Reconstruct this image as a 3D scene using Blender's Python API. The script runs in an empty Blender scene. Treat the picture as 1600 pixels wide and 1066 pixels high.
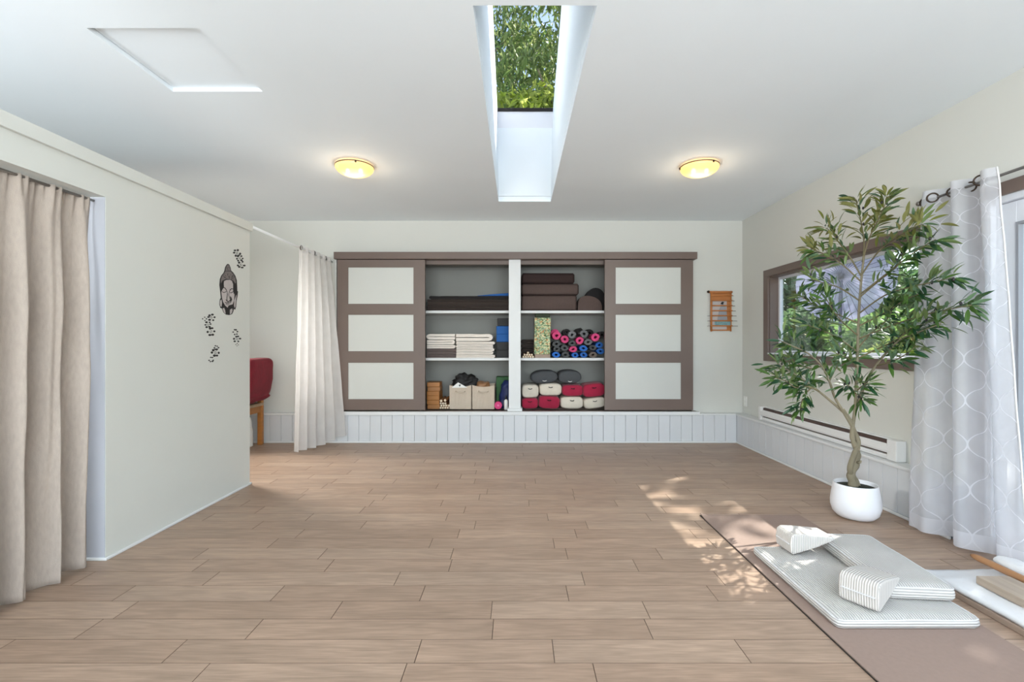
import bpy, bmesh, math, random
from mathutils import Vector, Matrix, noise
random.seed(7)
R = random.Random(11)
PI = math.pi
SC = bpy.context.scene
COL = SC.collection

# ------------------------------------------------------------------ camera
F = 740.0; CX = 808.0; CY = 537.0; H = 1.1374          # focal length (px), vanishing point, eye height
cam_d = bpy.data.cameras.new('camera'); cam = bpy.data.objects.new('camera', cam_d); COL.objects.link(cam)
cam.location = (0, 0, H); cam.rotation_euler = (PI/2, 0, 0)
cam_d.sensor_width = 36; cam_d.lens = F/1600*36; cam_d.shift_x = -8/1600; cam_d.shift_y = 4/1600
cam_d.clip_start = .05; cam_d.clip_end = 200
SC.camera = cam

# ------------------------------------------------------------------ world, sun, daylight, exposure
SUN_DIR = Vector((-1, -0.62, -1.02)).normalized()
w = bpy.data.worlds.new('world'); SC.world = w; w.use_nodes = True
wn = w.node_tree.nodes; wl = w.node_tree.links; wn.clear()
sky = wn.new('ShaderNodeTexSky'); sky.sky_type = 'NISHITA'; sky.sun_disc = False
sky.sun_elevation = math.asin(-SUN_DIR.z); sky.sun_rotation = math.atan2(-SUN_DIR.x, -SUN_DIR.y)
sky.air_density = 1.0; sky.dust_density = 1.0
bg = wn.new('ShaderNodeBackground'); bg.inputs[1].default_value = .42
wo = wn.new('ShaderNodeOutputWorld'); wl.new(sky.outputs[0], bg.inputs[0]); wl.new(bg.outputs[0], wo.inputs[0])
sd = bpy.data.lights.new('sun', 'SUN'); sd.energy = 11.0; sd.angle = .009; sd.color = (1, .96, .90)
so = bpy.data.objects.new('sun', sd); COL.objects.link(so)
so.rotation_euler = SUN_DIR.to_track_quat('-Z', 'Y').to_euler(); so.location = (9, 9, 9)

def area(name, loc, target, sx, sy, power, color=(1, 1, 1)):
    d = bpy.data.lights.new(name, 'AREA'); d.shape = 'RECTANGLE'; d.size = sx; d.size_y = sy; d.energy = power; d.color = color
    o = bpy.data.objects.new(name, d); COL.objects.link(o); o.location = loc
    o.rotation_euler = (Vector(target) - Vector(loc)).to_track_quat('-Z', 'Y').to_euler()
    return o
# added fill lights behind camera and partition, then daylight of the nook's window
area('added_fill_rear', (.25, -2.52, 1.40), (.25, 3, 9.0), 4.4, 2.0, 370, (.89, .95, 1))  # unseen fill, tilted up to brighten the room and ceiling
area('added_fill_partition', (-3.72, .9, 1.55), (-2.7, 2.0, 3.4), .9, .9, 42, (.92, .96, 1))  # unseen fill added to brighten the ceiling above the partition
nl_ = area('daylight_nook_window', (-3.72, 4.75, 1.75), (-1.0, 3.5, .1), .6, .6, 26, (1, .96, .90)); nl_.data.spread = 1.75
for nm, loc, tgt, sx, sy in (('portal_window', (2.80, 3.98, 1.43), (0, 3.98, 1.43), 1.86, .8),
                             ('portal_door', (2.75, 1.75, 1.0), (0, 1.75, 1.0), 1.8, 1.9),
                             ('portal_skylight', (.075, 3.4, 3.9), (.075, 3.0, 2.9), .52, 2.2)):
    p = area(nm, loc, tgt, sx, sy, 1); p.data.cycles.is_portal = True
SC.view_settings.view_transform = 'Standard'; SC.view_settings.look = 'None'
SC.view_settings.gamma = 1; SC.view_settings.use_curve_mapping = False
SC.view_settings.exposure = 0.2
SC.cycles.use_denoising = True

# ------------------------------------------------------------------ helpers
def ray(px, py, Y): return Vector(((px-CX)/F*Y, Y, H-(py-CY)/F*Y))
def onX(px, py, X): return ray(px, py, X*F/(px-CX))
def onZ(px, py, Z): return ray(px, py, (H-Z)*F/(py-CY))
def lin(c):
    return tuple(((v/255)/12.92 if v/255 <= .04045 else ((v/255+.055)/1.055)**2.4) for v in c) + (1,)

class MB:
    def __init__(s): s.v = []; s.f = []; s.uv = None
    def add(s, vs, fs):
        b = len(s.v); s.v += [tuple(v) for v in vs]; s.f += [tuple(b+i for i in f) for f in fs]; return s
    def box(s, x0, x1, y0, y1, z0, z1):
        return s.add([(x0,y0,z0),(x1,y0,z0),(x1,y1,z0),(x0,y1,z0),(x0,y0,z1),(x1,y0,z1),(x1,y1,z1),(x0,y1,z1)],
                     [(0,3,2,1),(4,5,6,7),(0,1,5,4),(1,2,6,5),(2,3,7,6),(3,0,4,7)])
    def cbox(s, x0, x1, y0, y1, z0, z1, c):      # box with chamfered edges
        bm = bmesh.new(); bmesh.ops.create_cube(bm, size=1)
        for v in bm.verts: v.co = Vector(((x0+x1)/2+v.co.x*(x1-x0), (y0+y1)/2+v.co.y*(y1-y0), (z0+z1)/2+v.co.z*(z1-z0)))
        bmesh.ops.bevel(bm, geom=list(bm.edges), offset=c, segments=2, profile=.5, affect='EDGES', clamp_overlap=True)
        bm.verts.index_update()
        s.add([v.co[:] for v in bm.verts], [[v.index for v in f.verts] for f in bm.faces]); bm.free(); return s
    def tube(s, pts, rad, n=8, cap=True):
        pts = [Vector(p) for p in pts]
        if not isinstance(rad, (list, tuple)): rad = [rad]*len(pts)
        b = len(s.v); prev = None
        for i, p in enumerate(pts):
            t = (pts[min(i+1, len(pts)-1)] - pts[max(i-1, 0)]).normalized()
            if prev is None:
                u = t.orthogonal().normalized()
            else:
                u = (prev - t*prev.dot(t)); u = u.normalized() if u.length > 1e-6 else t.orthogonal().normalized()
            prev = u; q = t.cross(u)
            for k in range(n):
                a = 2*PI*k/n; s.v.append(tuple(p + (u*math.cos(a)+q*math.sin(a))*rad[i]))
        for i in range(len(pts)-1):
            for k in range(n):
                s.f.append((b+i*n+k, b+i*n+(k+1) % n, b+(i+1)*n+(k+1) % n, b+(i+1)*n+k))
        if cap:
            s.f.append(tuple(b+k for k in reversed(range(n)))); e = b+(len(pts)-1)*n; s.f.append(tuple(e+k for k in range(n)))
        return s
    def lathe(s, prof, n=32, c=(0, 0, 0), close=False):
        b = len(s.v)
        for r, z in prof:
            for k in range(n):
                a = 2*PI*k/n; s.v.append((c[0]+r*math.cos(a), c[1]+r*math.sin(a), c[2]+z))
        m = len(prof)
        for i in range(m-1 + (1 if close else 0)):
            j = (i+1) % m
            for k in range(n): s.f.append((b+i*n+k, b+i*n+(k+1) % n, b+j*n+(k+1) % n, b+j*n+k))
        if not close:
            if prof[0][0] > 1e-5: s.f.append(tuple(b+k for k in reversed(range(n))))
            if prof[-1][0] > 1e-5: s.f.append(tuple(b+(m-1)*n+k for k in range(n)))
        return s
    def prism(s, poly, axis, a, b):      # polygon extruded along an axis
        n = len(poly)
        def mk(p, t): return {'x': (t, p[0], p[1]), 'y': (p[0], t, p[1]), 'z': (p[0], p[1], t)}[axis]
        s.add([mk(p, a) for p in poly] + [mk(p, b) for p in poly],
              [tuple(range(n))[::-1], tuple(range(n, 2*n))] + [(i, (i+1) % n, n+(i+1) % n, n+i) for i in range(n)])
        return s
    def grid(s, fn, nu, nv, uvfn=None, closed_u=False):
        b = len(s.v); cols = nu if closed_u else nu+1
        for j in range(nv+1):
            for i in range(cols): s.v.append(tuple(fn(i/nu, j/nv)))
        for j in range(nv):
            for i in range(nu):
                i2 = (i+1) % cols
                s.f.append((b+j*cols+i, b+j*cols+i2, b+(j+1)*cols+i2, b+(j+1)*cols+i))
        if uvfn:
            s.uv = s.uv or {}
            for j in range(nv+1):
                for i in range(cols): s.uv[b+j*cols+i] = uvfn(i/nu, j/nv)
        return s
    def build(s, name, mat, parent=None, smooth=False, origin=None, bevel=0, bseg=2, solid=0, sub=0, fixn=True):
        me = bpy.data.meshes.new(name)
        vs = [Vector(v) for v in s.v]
        if origin is None:
            lo = [min(v[i] for v in vs) for i in range(3)]; hi = [max(v[i] for v in vs) for i in range(3)]
            origin = Vector(((lo[0]+hi[0])/2, (lo[1]+hi[1])/2, lo[2]))
        origin = Vector(origin)
        me.from_pydata([v-origin for v in vs], [], s.f)
        if s.uv:
            l = me.uv_layers.new(name='UVMap')
            for lp in me.loops:
                l.data[lp.index].uv = s.uv.get(lp.vertex_index, (0, 0))
        if fixn and not s.uv:
            bm = bmesh.new(); bm.from_mesh(me); bmesh.ops.recalc_face_normals(bm, faces=bm.faces); bm.to_mesh(me); bm.free()
        if smooth:
            for p in me.polygons: p.use_smooth = True
        if mat: me.materials.append(mat)
        o = bpy.data.objects.new(name, me); COL.objects.link(o); o.location = origin
        if bevel:
            m = o.modifiers.new('bevel', 'BEVEL'); m.width = bevel; m.segments = bseg; m.limit_method = 'ANGLE'; m.angle_limit = .6
        if solid:
            m = o.modifiers.new('solid', 'SOLIDIFY'); m.thickness = solid; m.offset = 0
        if sub:
            m = o.modifiers.new('sub', 'SUBSURF'); m.levels = sub; m.render_levels = sub
        if parent: setp(o, parent)
        return o

def wpos(o):
    p = Vector(o.location)
    if o.parent: p = (wmat(o)).translation
    return p
def wmat(o):
    m = Matrix.LocRotScale(o.location, o.rotation_euler, o.scale)
    return (wmat(o.parent) @ o.matrix_parent_inverse @ m) if o.parent else m
def setp(o, parent):
    o.parent = parent; o.matrix_parent_inverse = wmat(parent).inverted()
def tag(o, label=None, cat=None, group=None, kind=None):
    if label: o['label'] = label
    if cat: o['category'] = cat
    if group: o['group'] = group
    if kind: o['kind'] = kind
    return o
def empty(name, loc, rz=0):
    o = bpy.data.objects.new(name, None); COL.objects.link(o); o.location = loc; o.rotation_euler = (0, 0, rz)
    o.empty_display_size = .05
    return o
def inst(src, loc, rot=(0, 0, 0), parent=None, scale=None, mat=None, name=None):
    o = bpy.data.objects.new(name or src.name.split('.')[0], src.data if hasattr(src, 'data') else src); COL.objects.link(o)
    o.location = loc; o.rotation_euler = rot
    if scale: o.scale = scale
    if parent: setp(o, parent)
    return o
def copy_tree(o, loc, rz=0, parent=None):
    c = o.copy(); COL.objects.link(c)
    if parent is None: c.location = loc; c.rotation_euler = (0, 0, rz)
    else: c.parent = parent
    for ch in [x for x in bpy.data.objects if x.parent == o]: copy_tree(ch, None, 0, c)
    return c
def nz(x, y, z): return noise.noise(Vector((x, y, z)))

# ------------------------------------------------------------------ materials
def new_mat(name):
    m = bpy.data.materials.new(name); m.use_nodes = True
    return m, m.node_tree.nodes, m.node_tree.links, m.node_tree.nodes['Principled BSDF']
def pm(name, rgb, rough=.6, var=.05, scale=6, bump=0, bscale=80, metallic=0, sheen=0, stretch=(1, 1, 1), rand=0, spec=.5, coat=0):
    m, n, l, p = new_mat(name)
    p.inputs['Roughness'].default_value = rough; p.inputs['Metallic'].default_value = metallic
    p.inputs['Specular IOR Level'].default_value = spec; p.inputs['Sheen Weight'].default_value = sheen
    p.inputs['Coat Weight'].default_value = coat
    tc = n.new('ShaderNodeTexCoord'); mp = n.new('ShaderNodeMapping'); mp.inputs['Scale'].default_value = stretch
    l.new(tc.outputs['Object'], mp.inputs[0])
    nt = n.new('ShaderNodeTexNoise'); nt.inputs['Scale'].default_value = scale; nt.inputs['Detail'].default_value = 4
    l.new(mp.outputs[0], nt.inputs['Vector'])
    c = lin(rgb)
    mr = n.new('ShaderNodeMapRange'); mr.inputs['From Min'].default_value = .25; mr.inputs['From Max'].default_value = .75
    mr.inputs['To Min'].default_value = 1-var; mr.inputs['To Max'].default_value = 1+var
    l.new(nt.outputs['Fac'], mr.inputs['Value'])
    val = mr.outputs[0]
    if rand:
        oi = n.new('ShaderNodeObjectInfo'); m2 = n.new('ShaderNodeMapRange')
        m2.inputs['To Min'].default_value = 1-rand; m2.inputs['To Max'].default_value = 1+rand
        l.new(oi.outputs['Random'], m2.inputs['Value'])
        mm = n.new('ShaderNodeMath'); mm.operation = 'MULTIPLY'; l.new(val, mm.inputs[0]); l.new(m2.outputs[0], mm.inputs[1]); val = mm.outputs[0]
    vm = n.new('ShaderNodeVectorMath'); vm.operation = 'SCALE'; vm.inputs[0].default_value = c[:3]; l.new(val, vm.inputs['Scale'])
    l.new(vm.outputs[0], p.inputs['Base Color'])
    if bump:
        n2 = n.new('ShaderNodeTexNoise'); n2.inputs['Scale'].default_value = bscale; n2.inputs['Detail'].default_value = 3
        l.new(mp.outputs[0], n2.inputs['Vector'])
        bp = n.new('ShaderNodeBump'); bp.inputs['Strength'].default_value = bump; bp.inputs['Distance'].default_value = .004
        l.new(n2.outputs['Fac'], bp.inputs['Height']); l.new(bp.outputs[0], p.inputs['Normal'])
    return m
M = {}
M['wall'] = pm('wall_paint', (211, 211, 205), .75, .012, 2, .03, 180)
M['ceil'] = pm('ceiling_paint', (239, 246, 251), .8, .01, 2, .02, 160)
M['white'] = pm('white_trim_paint', (224, 225, 225), .45, .015, 4, .02, 60)
M['board'] = pm('painted_board', (212, 214, 217), .5, .015, 5, .03, 50, rand=.02)
M['partition'] = pm('partition_paint', (212, 213, 207), .7, .012, 2, .03, 180)
M['jamb'] = pm('grey_jamb_paint', (184, 186, 194), .6, .03, 6)
M['brown'] = pm('taupe_brown_paint', (110, 94, 86), .42, .03, 5, .02, 60)
M['panelwhite'] = pm('door_panel_white', (202, 203, 198), .38, .01, 3)
M['closet'] = pm('closet_shade_paint', (150, 150, 145), .7, .02, 3)  # grey set darker to stand in for shade inside the closet
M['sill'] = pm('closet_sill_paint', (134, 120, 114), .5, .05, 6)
M['dark'] = pm('near_black', (22, 20, 20), .7, .1, 8)
M['blackmetal'] = pm('bronze_metal', (66, 54, 46), .35, .05, 10, metallic=.8)
M['steel'] = pm('brushed_steel', (150, 146, 142), .3, .05, 20, metallic=.9)
M['linen'] = pm('taupe_linen', (176, 163, 152), .9, .08, 90, .35, 420, sheen=.2, stretch=(1, 1, .3))
M['mat'] = pm('mat_rubber', (150, 128, 117), .85, .04, 60, .12, 500)
M['matedge'] = pm('mat_dark_layer', (46, 38, 34), .8, .05, 20)
M['wood'] = pm('honey_wood', (172, 112, 52), .45, .2, 5, .05, 40, stretch=(1, .25, 6), rand=.1)
M['stick'] = pm('oiled_stick_wood', (168, 122, 84), .45, .12, 6, stretch=(6, .4, 6))
M['rodwood'] = pm('rod_wood', (160, 104, 54), .5, .15, 6, stretch=(6, .5, 6), rand=.15)
M['rodend'] = pm('pale_rod_end', (232, 214, 188), .7, .05, 30)
M['blockwood'] = pm('grey_wood', (166, 150, 134), .6, .14, 6, .05, 60, stretch=(8, .6, 8))
M['blockboard'] = pm('tan_board', (160, 138, 122), .6, .08, 6, stretch=(6, .5, 6))
M['creamcloth'] = pm('cream_cotton', (236, 226, 216), .95, .04, 20, .25, 200, sheen=.2)
M['whitecloth'] = pm('white_cotton', (222, 221, 222), .95, .03, 18, .3, 120, sheen=.2)
M['taupecloth'] = pm('taupe_wool', (108, 95, 92), .95, .08, 20, .25, 200)
M['brownbolster'] = pm('brown_canvas', (88, 72, 67), .9, .06, 40, .2, 260)
M['brownbolster_dark'] = pm('dark_brown_canvas', (52, 36, 34), .9, .06, 40, .2, 260)
M['blackmat'] = pm('black_mat', (30, 26, 26), .8, .1, 30)
M['brownmat'] = pm('dark_brown_mat', (58, 47, 42), .8, .1, 30, .1, 200, rand=.15)
M['blue'] = pm('blue_foam', (24, 88, 158), .75, .05, 30, .1, 300)
M['charcoal'] = pm('charcoal_foam', (48, 48, 49), .8, .05, 30, .1, 300)
M['pink'] = pm('pink_mat', (216, 68, 124), .75, .05, 30, .1, 300, rand=.12)
M['grey'] = pm('grey_mat', (108, 108, 112), .75, .05, 30, .1, 300, rand=.2)
M['darkgrey'] = pm('dark_grey_mat', (72, 74, 76), .75, .05, 30, .1, 300, rand=.2)
M['bluemat'] = pm('blue_mat', (30, 98, 180), .75, .05, 30, .1, 300, rand=.12)
M['brownroll'] = pm('brown_grey_mat', (112, 100, 92), .75, .05, 30, .1, 300)
M['crimson'] = pm('crimson_cotton', (166, 28, 62), .9, .07, 25, .3, 160, sheen=.15, rand=.06)
M['creamcushion'] = pm('cream_cushion_cotton', (222, 212, 196), .95, .05, 25, .3, 160, rand=.03)
M['greycushion'] = pm('grey_cushion_cotton', (76, 78, 81), .95, .05, 25, .3, 160)
M['beige'] = pm('beige_fabric', (202, 186, 168), .95, .04, 40, .25, 300)
M['redvelvet'] = pm('dark_red_velvet', (118, 8, 32), .8, .15, 12, .5, 40, sheen=.05)
M['rattan'] = pm('woven_rattan', (172, 150, 122), .8, .25, 90, .3, 160)
M['ceramic'] = pm('white_ceramic', (236, 236, 240), .32, .01, 4)
M['soil'] = pm('dark_moss_soil', (40, 46, 34), .95, .3, 40, .6, 90)
M['bark'] = pm('olive_bark', (130, 121, 100), .85, .2, 14, .5, 70, stretch=(1, 1, .4))
M['twig'] = pm('olive_twig', (116, 106, 78), .8, .15, 20)
M['olive'] = pm('dark_olive_fruit', (34, 28, 32), .35, .1, 20)
M['green_box'] = pm('green_card', (40, 92, 40), .6, .2, 14)
M['bluebag'] = pm('navy_nylon', (24, 38, 92), .5, .2, 12, .3, 40)
M['plastic_white'] = pm('white_plastic', (232, 230, 226), .4, .02, 5)
M['black_plastic'] = pm('black_plastic', (26, 24, 26), .4, .02, 5)
M['heater'] = pm('heater_enamel', (228, 227, 226), .35, .01, 4)
M['heaterdark'] = pm('heater_fins', (84, 66, 60), .5, .15, 30)
M['vinyl'] = pm('white_vinyl', (226, 228, 234), .35, .01, 4)
M['deck'] = pm('garden_soil_ground', (96, 88, 62), .95, .3, 1.5, .3, 20)
M['parasolrib'] = pm('parasol_rib_wood', (112, 106, 122), .6, .1, 20)
M['paper'] = pm('white_paper', (240, 240, 236), .8, .02, 10)
M['lampmetal'] = pm('lamp_nickel', (120, 108, 98), .35, .05, 20, metallic=.7)
M['decal'] = pm('decal_black', (24, 20, 20), .5, .1, 30)
M['decalgrey'] = pm('decal_grey', (186, 178, 176), .55, .04, 30)
M['decalmid'] = pm('decal_mid_grey', (118, 110, 108), .55, .25, 120)
M['copper'] = pm('orange_bamboo', (186, 118, 62), .45, .15, 8, stretch=(1, 6, 6), rand=.08)
M['gasket'] = pm('grey_gasket', (150, 152, 158), .6, .02, 5)

def mat_floor():
    m, n, l, p = new_mat('oak_planks')
    tc = n.new('ShaderNodeTexCoord'); oi = n.new('ShaderNodeObjectInfo')
    off = n.new('ShaderNodeVectorMath'); off.operation = 'SCALE'; off.inputs[0].default_value = (37, 91, 53)
    l.new(oi.outputs['Random'], off.inputs['Scale'])
    ad = n.new('ShaderNodeVectorMath'); l.new(tc.outputs['Object'], ad.inputs[0]); l.new(off.outputs[0], ad.inputs[1])
    mp = n.new('ShaderNodeMapping'); mp.inputs['Scale'].default_value = (1.6, 13, 1); l.new(ad.outputs[0], mp.inputs[0])
    # cathedral grain: rings of a stretched distorted field
    n1 = n.new('ShaderNodeTexNoise'); n1.inputs['Scale'].default_value = 1.0; n1.inputs['Detail'].default_value = 2; n1.inputs['Distortion'].default_value = .4
    l.new(mp.outputs[0], n1.inputs['Vector'])
    mu = n.new('ShaderNodeMath'); mu.operation = 'MULTIPLY'; mu.inputs[1].default_value = 34; l.new(n1.outputs['Fac'], mu.inputs[0])
    sn = n.new('ShaderNodeMath'); sn.operation = 'SINE'; l.new(mu.outputs[0], sn.inputs[0])
    mp2 = n.new('ShaderNodeMapping'); mp2.inputs['Scale'].default_value = (9, 160, 1); l.new(ad.outputs[0], mp2.inputs[0])
    n2 = n.new('ShaderNodeTexNoise'); n2.inputs['Scale'].default_value = 1; n2.inputs['Detail'].default_value = 3; l.new(mp2.outputs[0], n2.inputs['Vector'])
    mp3 = n.new('ShaderNodeMapping'); mp3.inputs['Scale'].default_value = (2, 6, 1); l.new(ad.outputs[0], mp3.inputs[0])
    n3 = n.new('ShaderNodeTexNoise'); n3.inputs['Scale'].default_value = 1; l.new(mp3.outputs[0], n3.inputs['Vector'])
    def mr(src, a, b, f0=0, f1=1):
        x = n.new('ShaderNodeMapRange'); x.inputs['From Min'].default_value = f0; x.inputs['From Max'].default_value = f1
        x.inputs['To Min'].default_value = a; x.inputs['To Max'].default_value = b; l.new(src, x.inputs['Value']); return x.outputs[0]
    def mul(a, b):
        x = n.new('ShaderNodeMath'); x.operation = 'MULTIPLY'; l.new(a, x.inputs[0]); l.new(b, x.inputs[1]); return x.outputs[0]
    v = mul(mul(mr(sn.outputs[0], .90, 1.04, -1, 1), mr(n2.outputs['Fac'], .84, 1.14, .3, .7)), mul(mr(n3.outputs['Fac'], .92, 1.08, .3, .7), mr(oi.outputs['Random'], .82, 1.05)))
    mx = n.new('ShaderNodeMix'); mx.data_type = 'RGBA'; mx.inputs[6].default_value = lin((178, 150, 129)); mx.inputs[7].default_value = lin((170, 146, 127))
    l.new(oi.outputs['Random'], mx.inputs[0])
    vm = n.new('ShaderNodeVectorMath'); vm.operation = 'SCALE'; l.new(mx.outputs[2], vm.inputs[0]); l.new(v, vm.inputs['Scale'])
    l.new(vm.outputs[0], p.inputs['Base Color'])
    l.new(mr(n2.outputs['Fac'], .36, .5), p.inputs['Roughness'])
    p.inputs['Specular IOR Level'].default_value = .4
    bp = n.new('ShaderNodeBump'); bp.inputs['Strength'].default_value = .08; bp.inputs['Distance'].default_value = .002
    l.new(n2.outputs['Fac'], bp.inputs['Height']); l.new(bp.outputs[0], p.inputs['Normal'])
    return m
M['floor'] = mat_floor()
M['plankedge'] = pm('seam_shade_plank_edge', (112, 90, 75), .6, .1, 20)  # plank sides darkened to stand in for shade in the seams

def mat_leaf(name, top, under, trans=.35, rand=.25):
    m, n, l, p = new_mat(name)
    oi = n.new('ShaderNodeObjectInfo'); geo = n.new('ShaderNodeNewGeometry')
    mr = n.new('ShaderNodeMapRange'); mr.inputs['To Min'].default_value = 1-rand; mr.inputs['To Max'].default_value = 1+rand
    ad = n.new('ShaderNodeMath'); ad.operation = 'ADD'; l.new(oi.outputs['Random'], ad.inputs[0]); l.new(geo.outputs['Random Per Island'], ad.inputs[1])
    fr = n.new('ShaderNodeMath'); fr.operation = 'FRACT'; l.new(ad.outputs[0], fr.inputs[0]); l.new(fr.outputs[0], mr.inputs['Value'])
    mx = n.new('ShaderNodeMix'); mx.data_type = 'RGBA'; mx.inputs[6].default_value = lin(top); mx.inputs[7].default_value = lin(under)
    l.new(geo.outputs['Backfacing'], mx.inputs[0])
    vm = n.new('ShaderNodeVectorMath'); vm.operation = 'SCALE'; l.new(mx.outputs[2], vm.inputs[0]); l.new(mr.outputs[0], vm.inputs['Scale'])
    l.new(vm.outputs[0], p.inputs['Base Color']); p.inputs['Roughness'].default_value = .42
    tr = n.new('ShaderNodeBsdfTranslucent'); l.new(vm.outputs[0], tr.inputs[0])
    ms = n.new('ShaderNodeMixShader'); ms.inputs[0].default_value = trans
    l.new(p.outputs[0], ms.inputs[1]); l.new(tr.outputs[0], ms.inputs[2])
    l.new(ms.outputs[0], n['Material Output'].inputs[0])
    return m
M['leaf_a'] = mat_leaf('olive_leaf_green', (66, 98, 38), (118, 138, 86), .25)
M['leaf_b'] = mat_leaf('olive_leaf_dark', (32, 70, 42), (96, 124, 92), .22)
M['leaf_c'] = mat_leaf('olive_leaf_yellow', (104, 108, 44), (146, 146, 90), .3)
M['bush_y'] = mat_leaf('bush_leaf_yellow', (186, 200, 84), (196, 206, 110), .6, .35)
M['bush_g'] = mat_leaf('bush_leaf_green', (128, 164, 80), (146, 176, 104), .55, .35)
M['bush_d'] = mat_leaf('tree_leaf_dark', (92, 124, 72), (116, 144, 98), .5, .4)
M['parasol'] = mat_leaf('pale_lilac_paper', (214, 212, 228), (214, 212, 228), .5, .0)
M['cedar'] = mat_leaf('cedar_spray', (136, 158, 92), (156, 170, 112), .55, .45)

def mat_sheer(name, rgb, opac, line_opac, w, h, pattern=True):
    m, n, l, p = new_mat(name); n.remove(p)
    df = n.new('ShaderNodeBsdfDiffuse'); df.inputs[0].default_value = lin(rgb)
    tl = n.new('ShaderNodeBsdfTranslucent'); tl.inputs[0].default_value = lin(rgb)
    m1 = n.new('ShaderNodeMixShader'); m1.inputs[0].default_value = .45; l.new(df.outputs[0], m1.inputs[1]); l.new(tl.outputs[0], m1.inputs[2])
    tp = n.new('ShaderNodeBsdfTransparent'); m2 = n.new('ShaderNodeMixShader')
    l.new(tp.outputs[0], m2.inputs[1]); l.new(m1.outputs[0], m2.inputs[2]); l.new(m2.outputs[0], n['Material Output'].inputs[0])
    uv = n.new('ShaderNodeUVMap'); sx = n.new('ShaderNodeSeparateXYZ'); l.new(uv.outputs[0], sx.inputs[0])
    def mth(op, a, b=None):
        x = n.new('ShaderNodeMath'); x.operation = op
        for i, q in enumerate((a, b)):
            if q is None: continue
            if isinstance(q, (int, float)): x.inputs[i].default_value = q
            else: l.new(q, x.inputs[i])
        return x.outputs[0]
    # fine weave variation
    nt = n.new('ShaderNodeTexNoise'); nt.inputs['Scale'].default_value = 9; l.new(uv.outputs[0], nt.inputs['Vector'])
    base = mth('ADD', mth('MULTIPLY', nt.outputs['Fac'], .16), opac-.08)
    if pattern:
        s = mth('SINE', mth('MULTIPLY', sx.outputs['Y'], 2*PI/h))
        s = mth('MULTIPLY', mth('SIGN', s), mth('POWER', mth('ABSOLUTE', s), .75))
        q = mth('MULTIPLY', s, .25)
        un = mth('DIVIDE', sx.outputs['X'], w)
        def dist(off):
            fr = mth('FRACT', mth('ADD', un, off)); return mth('MULTIPLY', mth('ABSOLUTE', mth('SUBTRACT', fr, .5)), w)
        d1 = dist(mth('ADD', mth('MULTIPLY', q, -1), .25)); d2 = dist(mth('ADD', q, .75))
        d = mth('MINIMUM', d1, d2)
        ln = mth('LESS_THAN', d, .0042)
        top = mth('GREATER_THAN', sx.outputs['Y'], 1.93)      # doubled heading band
        hem = mth('LESS_THAN', sx.outputs['Y'], .07)
        fac = mth('MAXIMUM', mth('MAXIMUM', base, mth('MULTIPLY', ln, line_opac)), mth('MULTIPLY', mth('MAXIMUM', top, hem), line_opac*.92))
    else:
        top = mth('GREATER_THAN', sx.outputs['Y'], 2.02)
        fac = mth('MAXIMUM', base, mth('MULTIPLY', top, line_opac))
    l.new(fac, m2.inputs[0])
    return m
M['sheer'] = mat_sheer('sheer_trellis_voile', (226, 226, 231), .64, .94, .21, .205)
M['sheer2'] = mat_sheer('sheer_cream_voile', (228, 225, 223), .80, .95, .3, .2, False)

def mat_glass(name='window_glass', tint=(.96, .98, .97, 1)):
    m, n, l, p = new_mat(name); n.remove(p)
    tp = n.new('ShaderNodeBsdfTransparent'); tp.inputs[0].default_value = tint
    gl = n.new('ShaderNodeBsdfGlossy'); gl.inputs['Roughness'].default_value = .02
    fr = n.new('ShaderNodeFresnel'); fr.inputs[0].default_value = 1.45
    ml = n.new('ShaderNodeMath'); ml.operation = 'MULTIPLY'; ml.inputs[1].default_value = .3; l.new(fr.outputs[0], ml.inputs[0])
    ms = n.new('ShaderNodeMixShader'); l.new(ml.outputs[0], ms.inputs[0]); l.new(tp.outputs[0], ms.inputs[1]); l.new(gl.outputs[0], ms.inputs[2])
    l.new(ms.outputs[0], n['Material Output'].inputs[0]); return m
M['glass'] = mat_glass()
M['skyglass'] = mat_glass('tinted_skylight_glass', (.66, .64, .60, 1))

def mat_rib(name, rgb, period, axis, dark=.55, bump=.6):
    m, n, l, p = new_mat(name); p.inputs['Roughness'].default_value = .95
    tc = n.new('ShaderNodeTexCoord'); sx = n.new('ShaderNodeSeparateXYZ'); l.new(tc.outputs['Object'], sx.inputs[0])
    a = n.new('ShaderNodeMath'); a.operation = 'MULTIPLY'; a.inputs[1].default_value = 2*PI/period; l.new(sx.outputs[axis], a.inputs[0])
    s = n.new('ShaderNodeMath'); s.operation = 'SINE'; l.new(a.outputs[0], s.inputs[0])
    mr = n.new('ShaderNodeMapRange'); mr.inputs['From Min'].default_value = -1; mr.inputs['From Max'].default_value = .2
    mr.inputs['To Min'].default_value = dark; mr.inputs['To Max'].default_value = 1; l.new(s.outputs[0], mr.inputs['Value'])
    vm = n.new('ShaderNodeVectorMath'); vm.operation = 'SCALE'; vm.inputs[0].default_value = lin(rgb)[:3]; l.new(mr.outputs[0], vm.inputs['Scale'])
    l.new(vm.outputs[0], p.inputs['Base Color'])
    b = n.new('ShaderNodeBump'); b.inputs['Strength'].default_value = bump; b.inputs['Distance'].default_value = .003
    l.new(s.outputs[0], b.inputs['Height']); l.new(b.outputs[0], p.inputs['Normal']); return m
M['ribtop'] = mat_rib('corduroy_white', (216, 212, 208), .0105, 'X', .60)
M['ribside'] = mat_rib('corduroy_white_side', (216, 212, 208), .0115, 'Z', .58)
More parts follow.
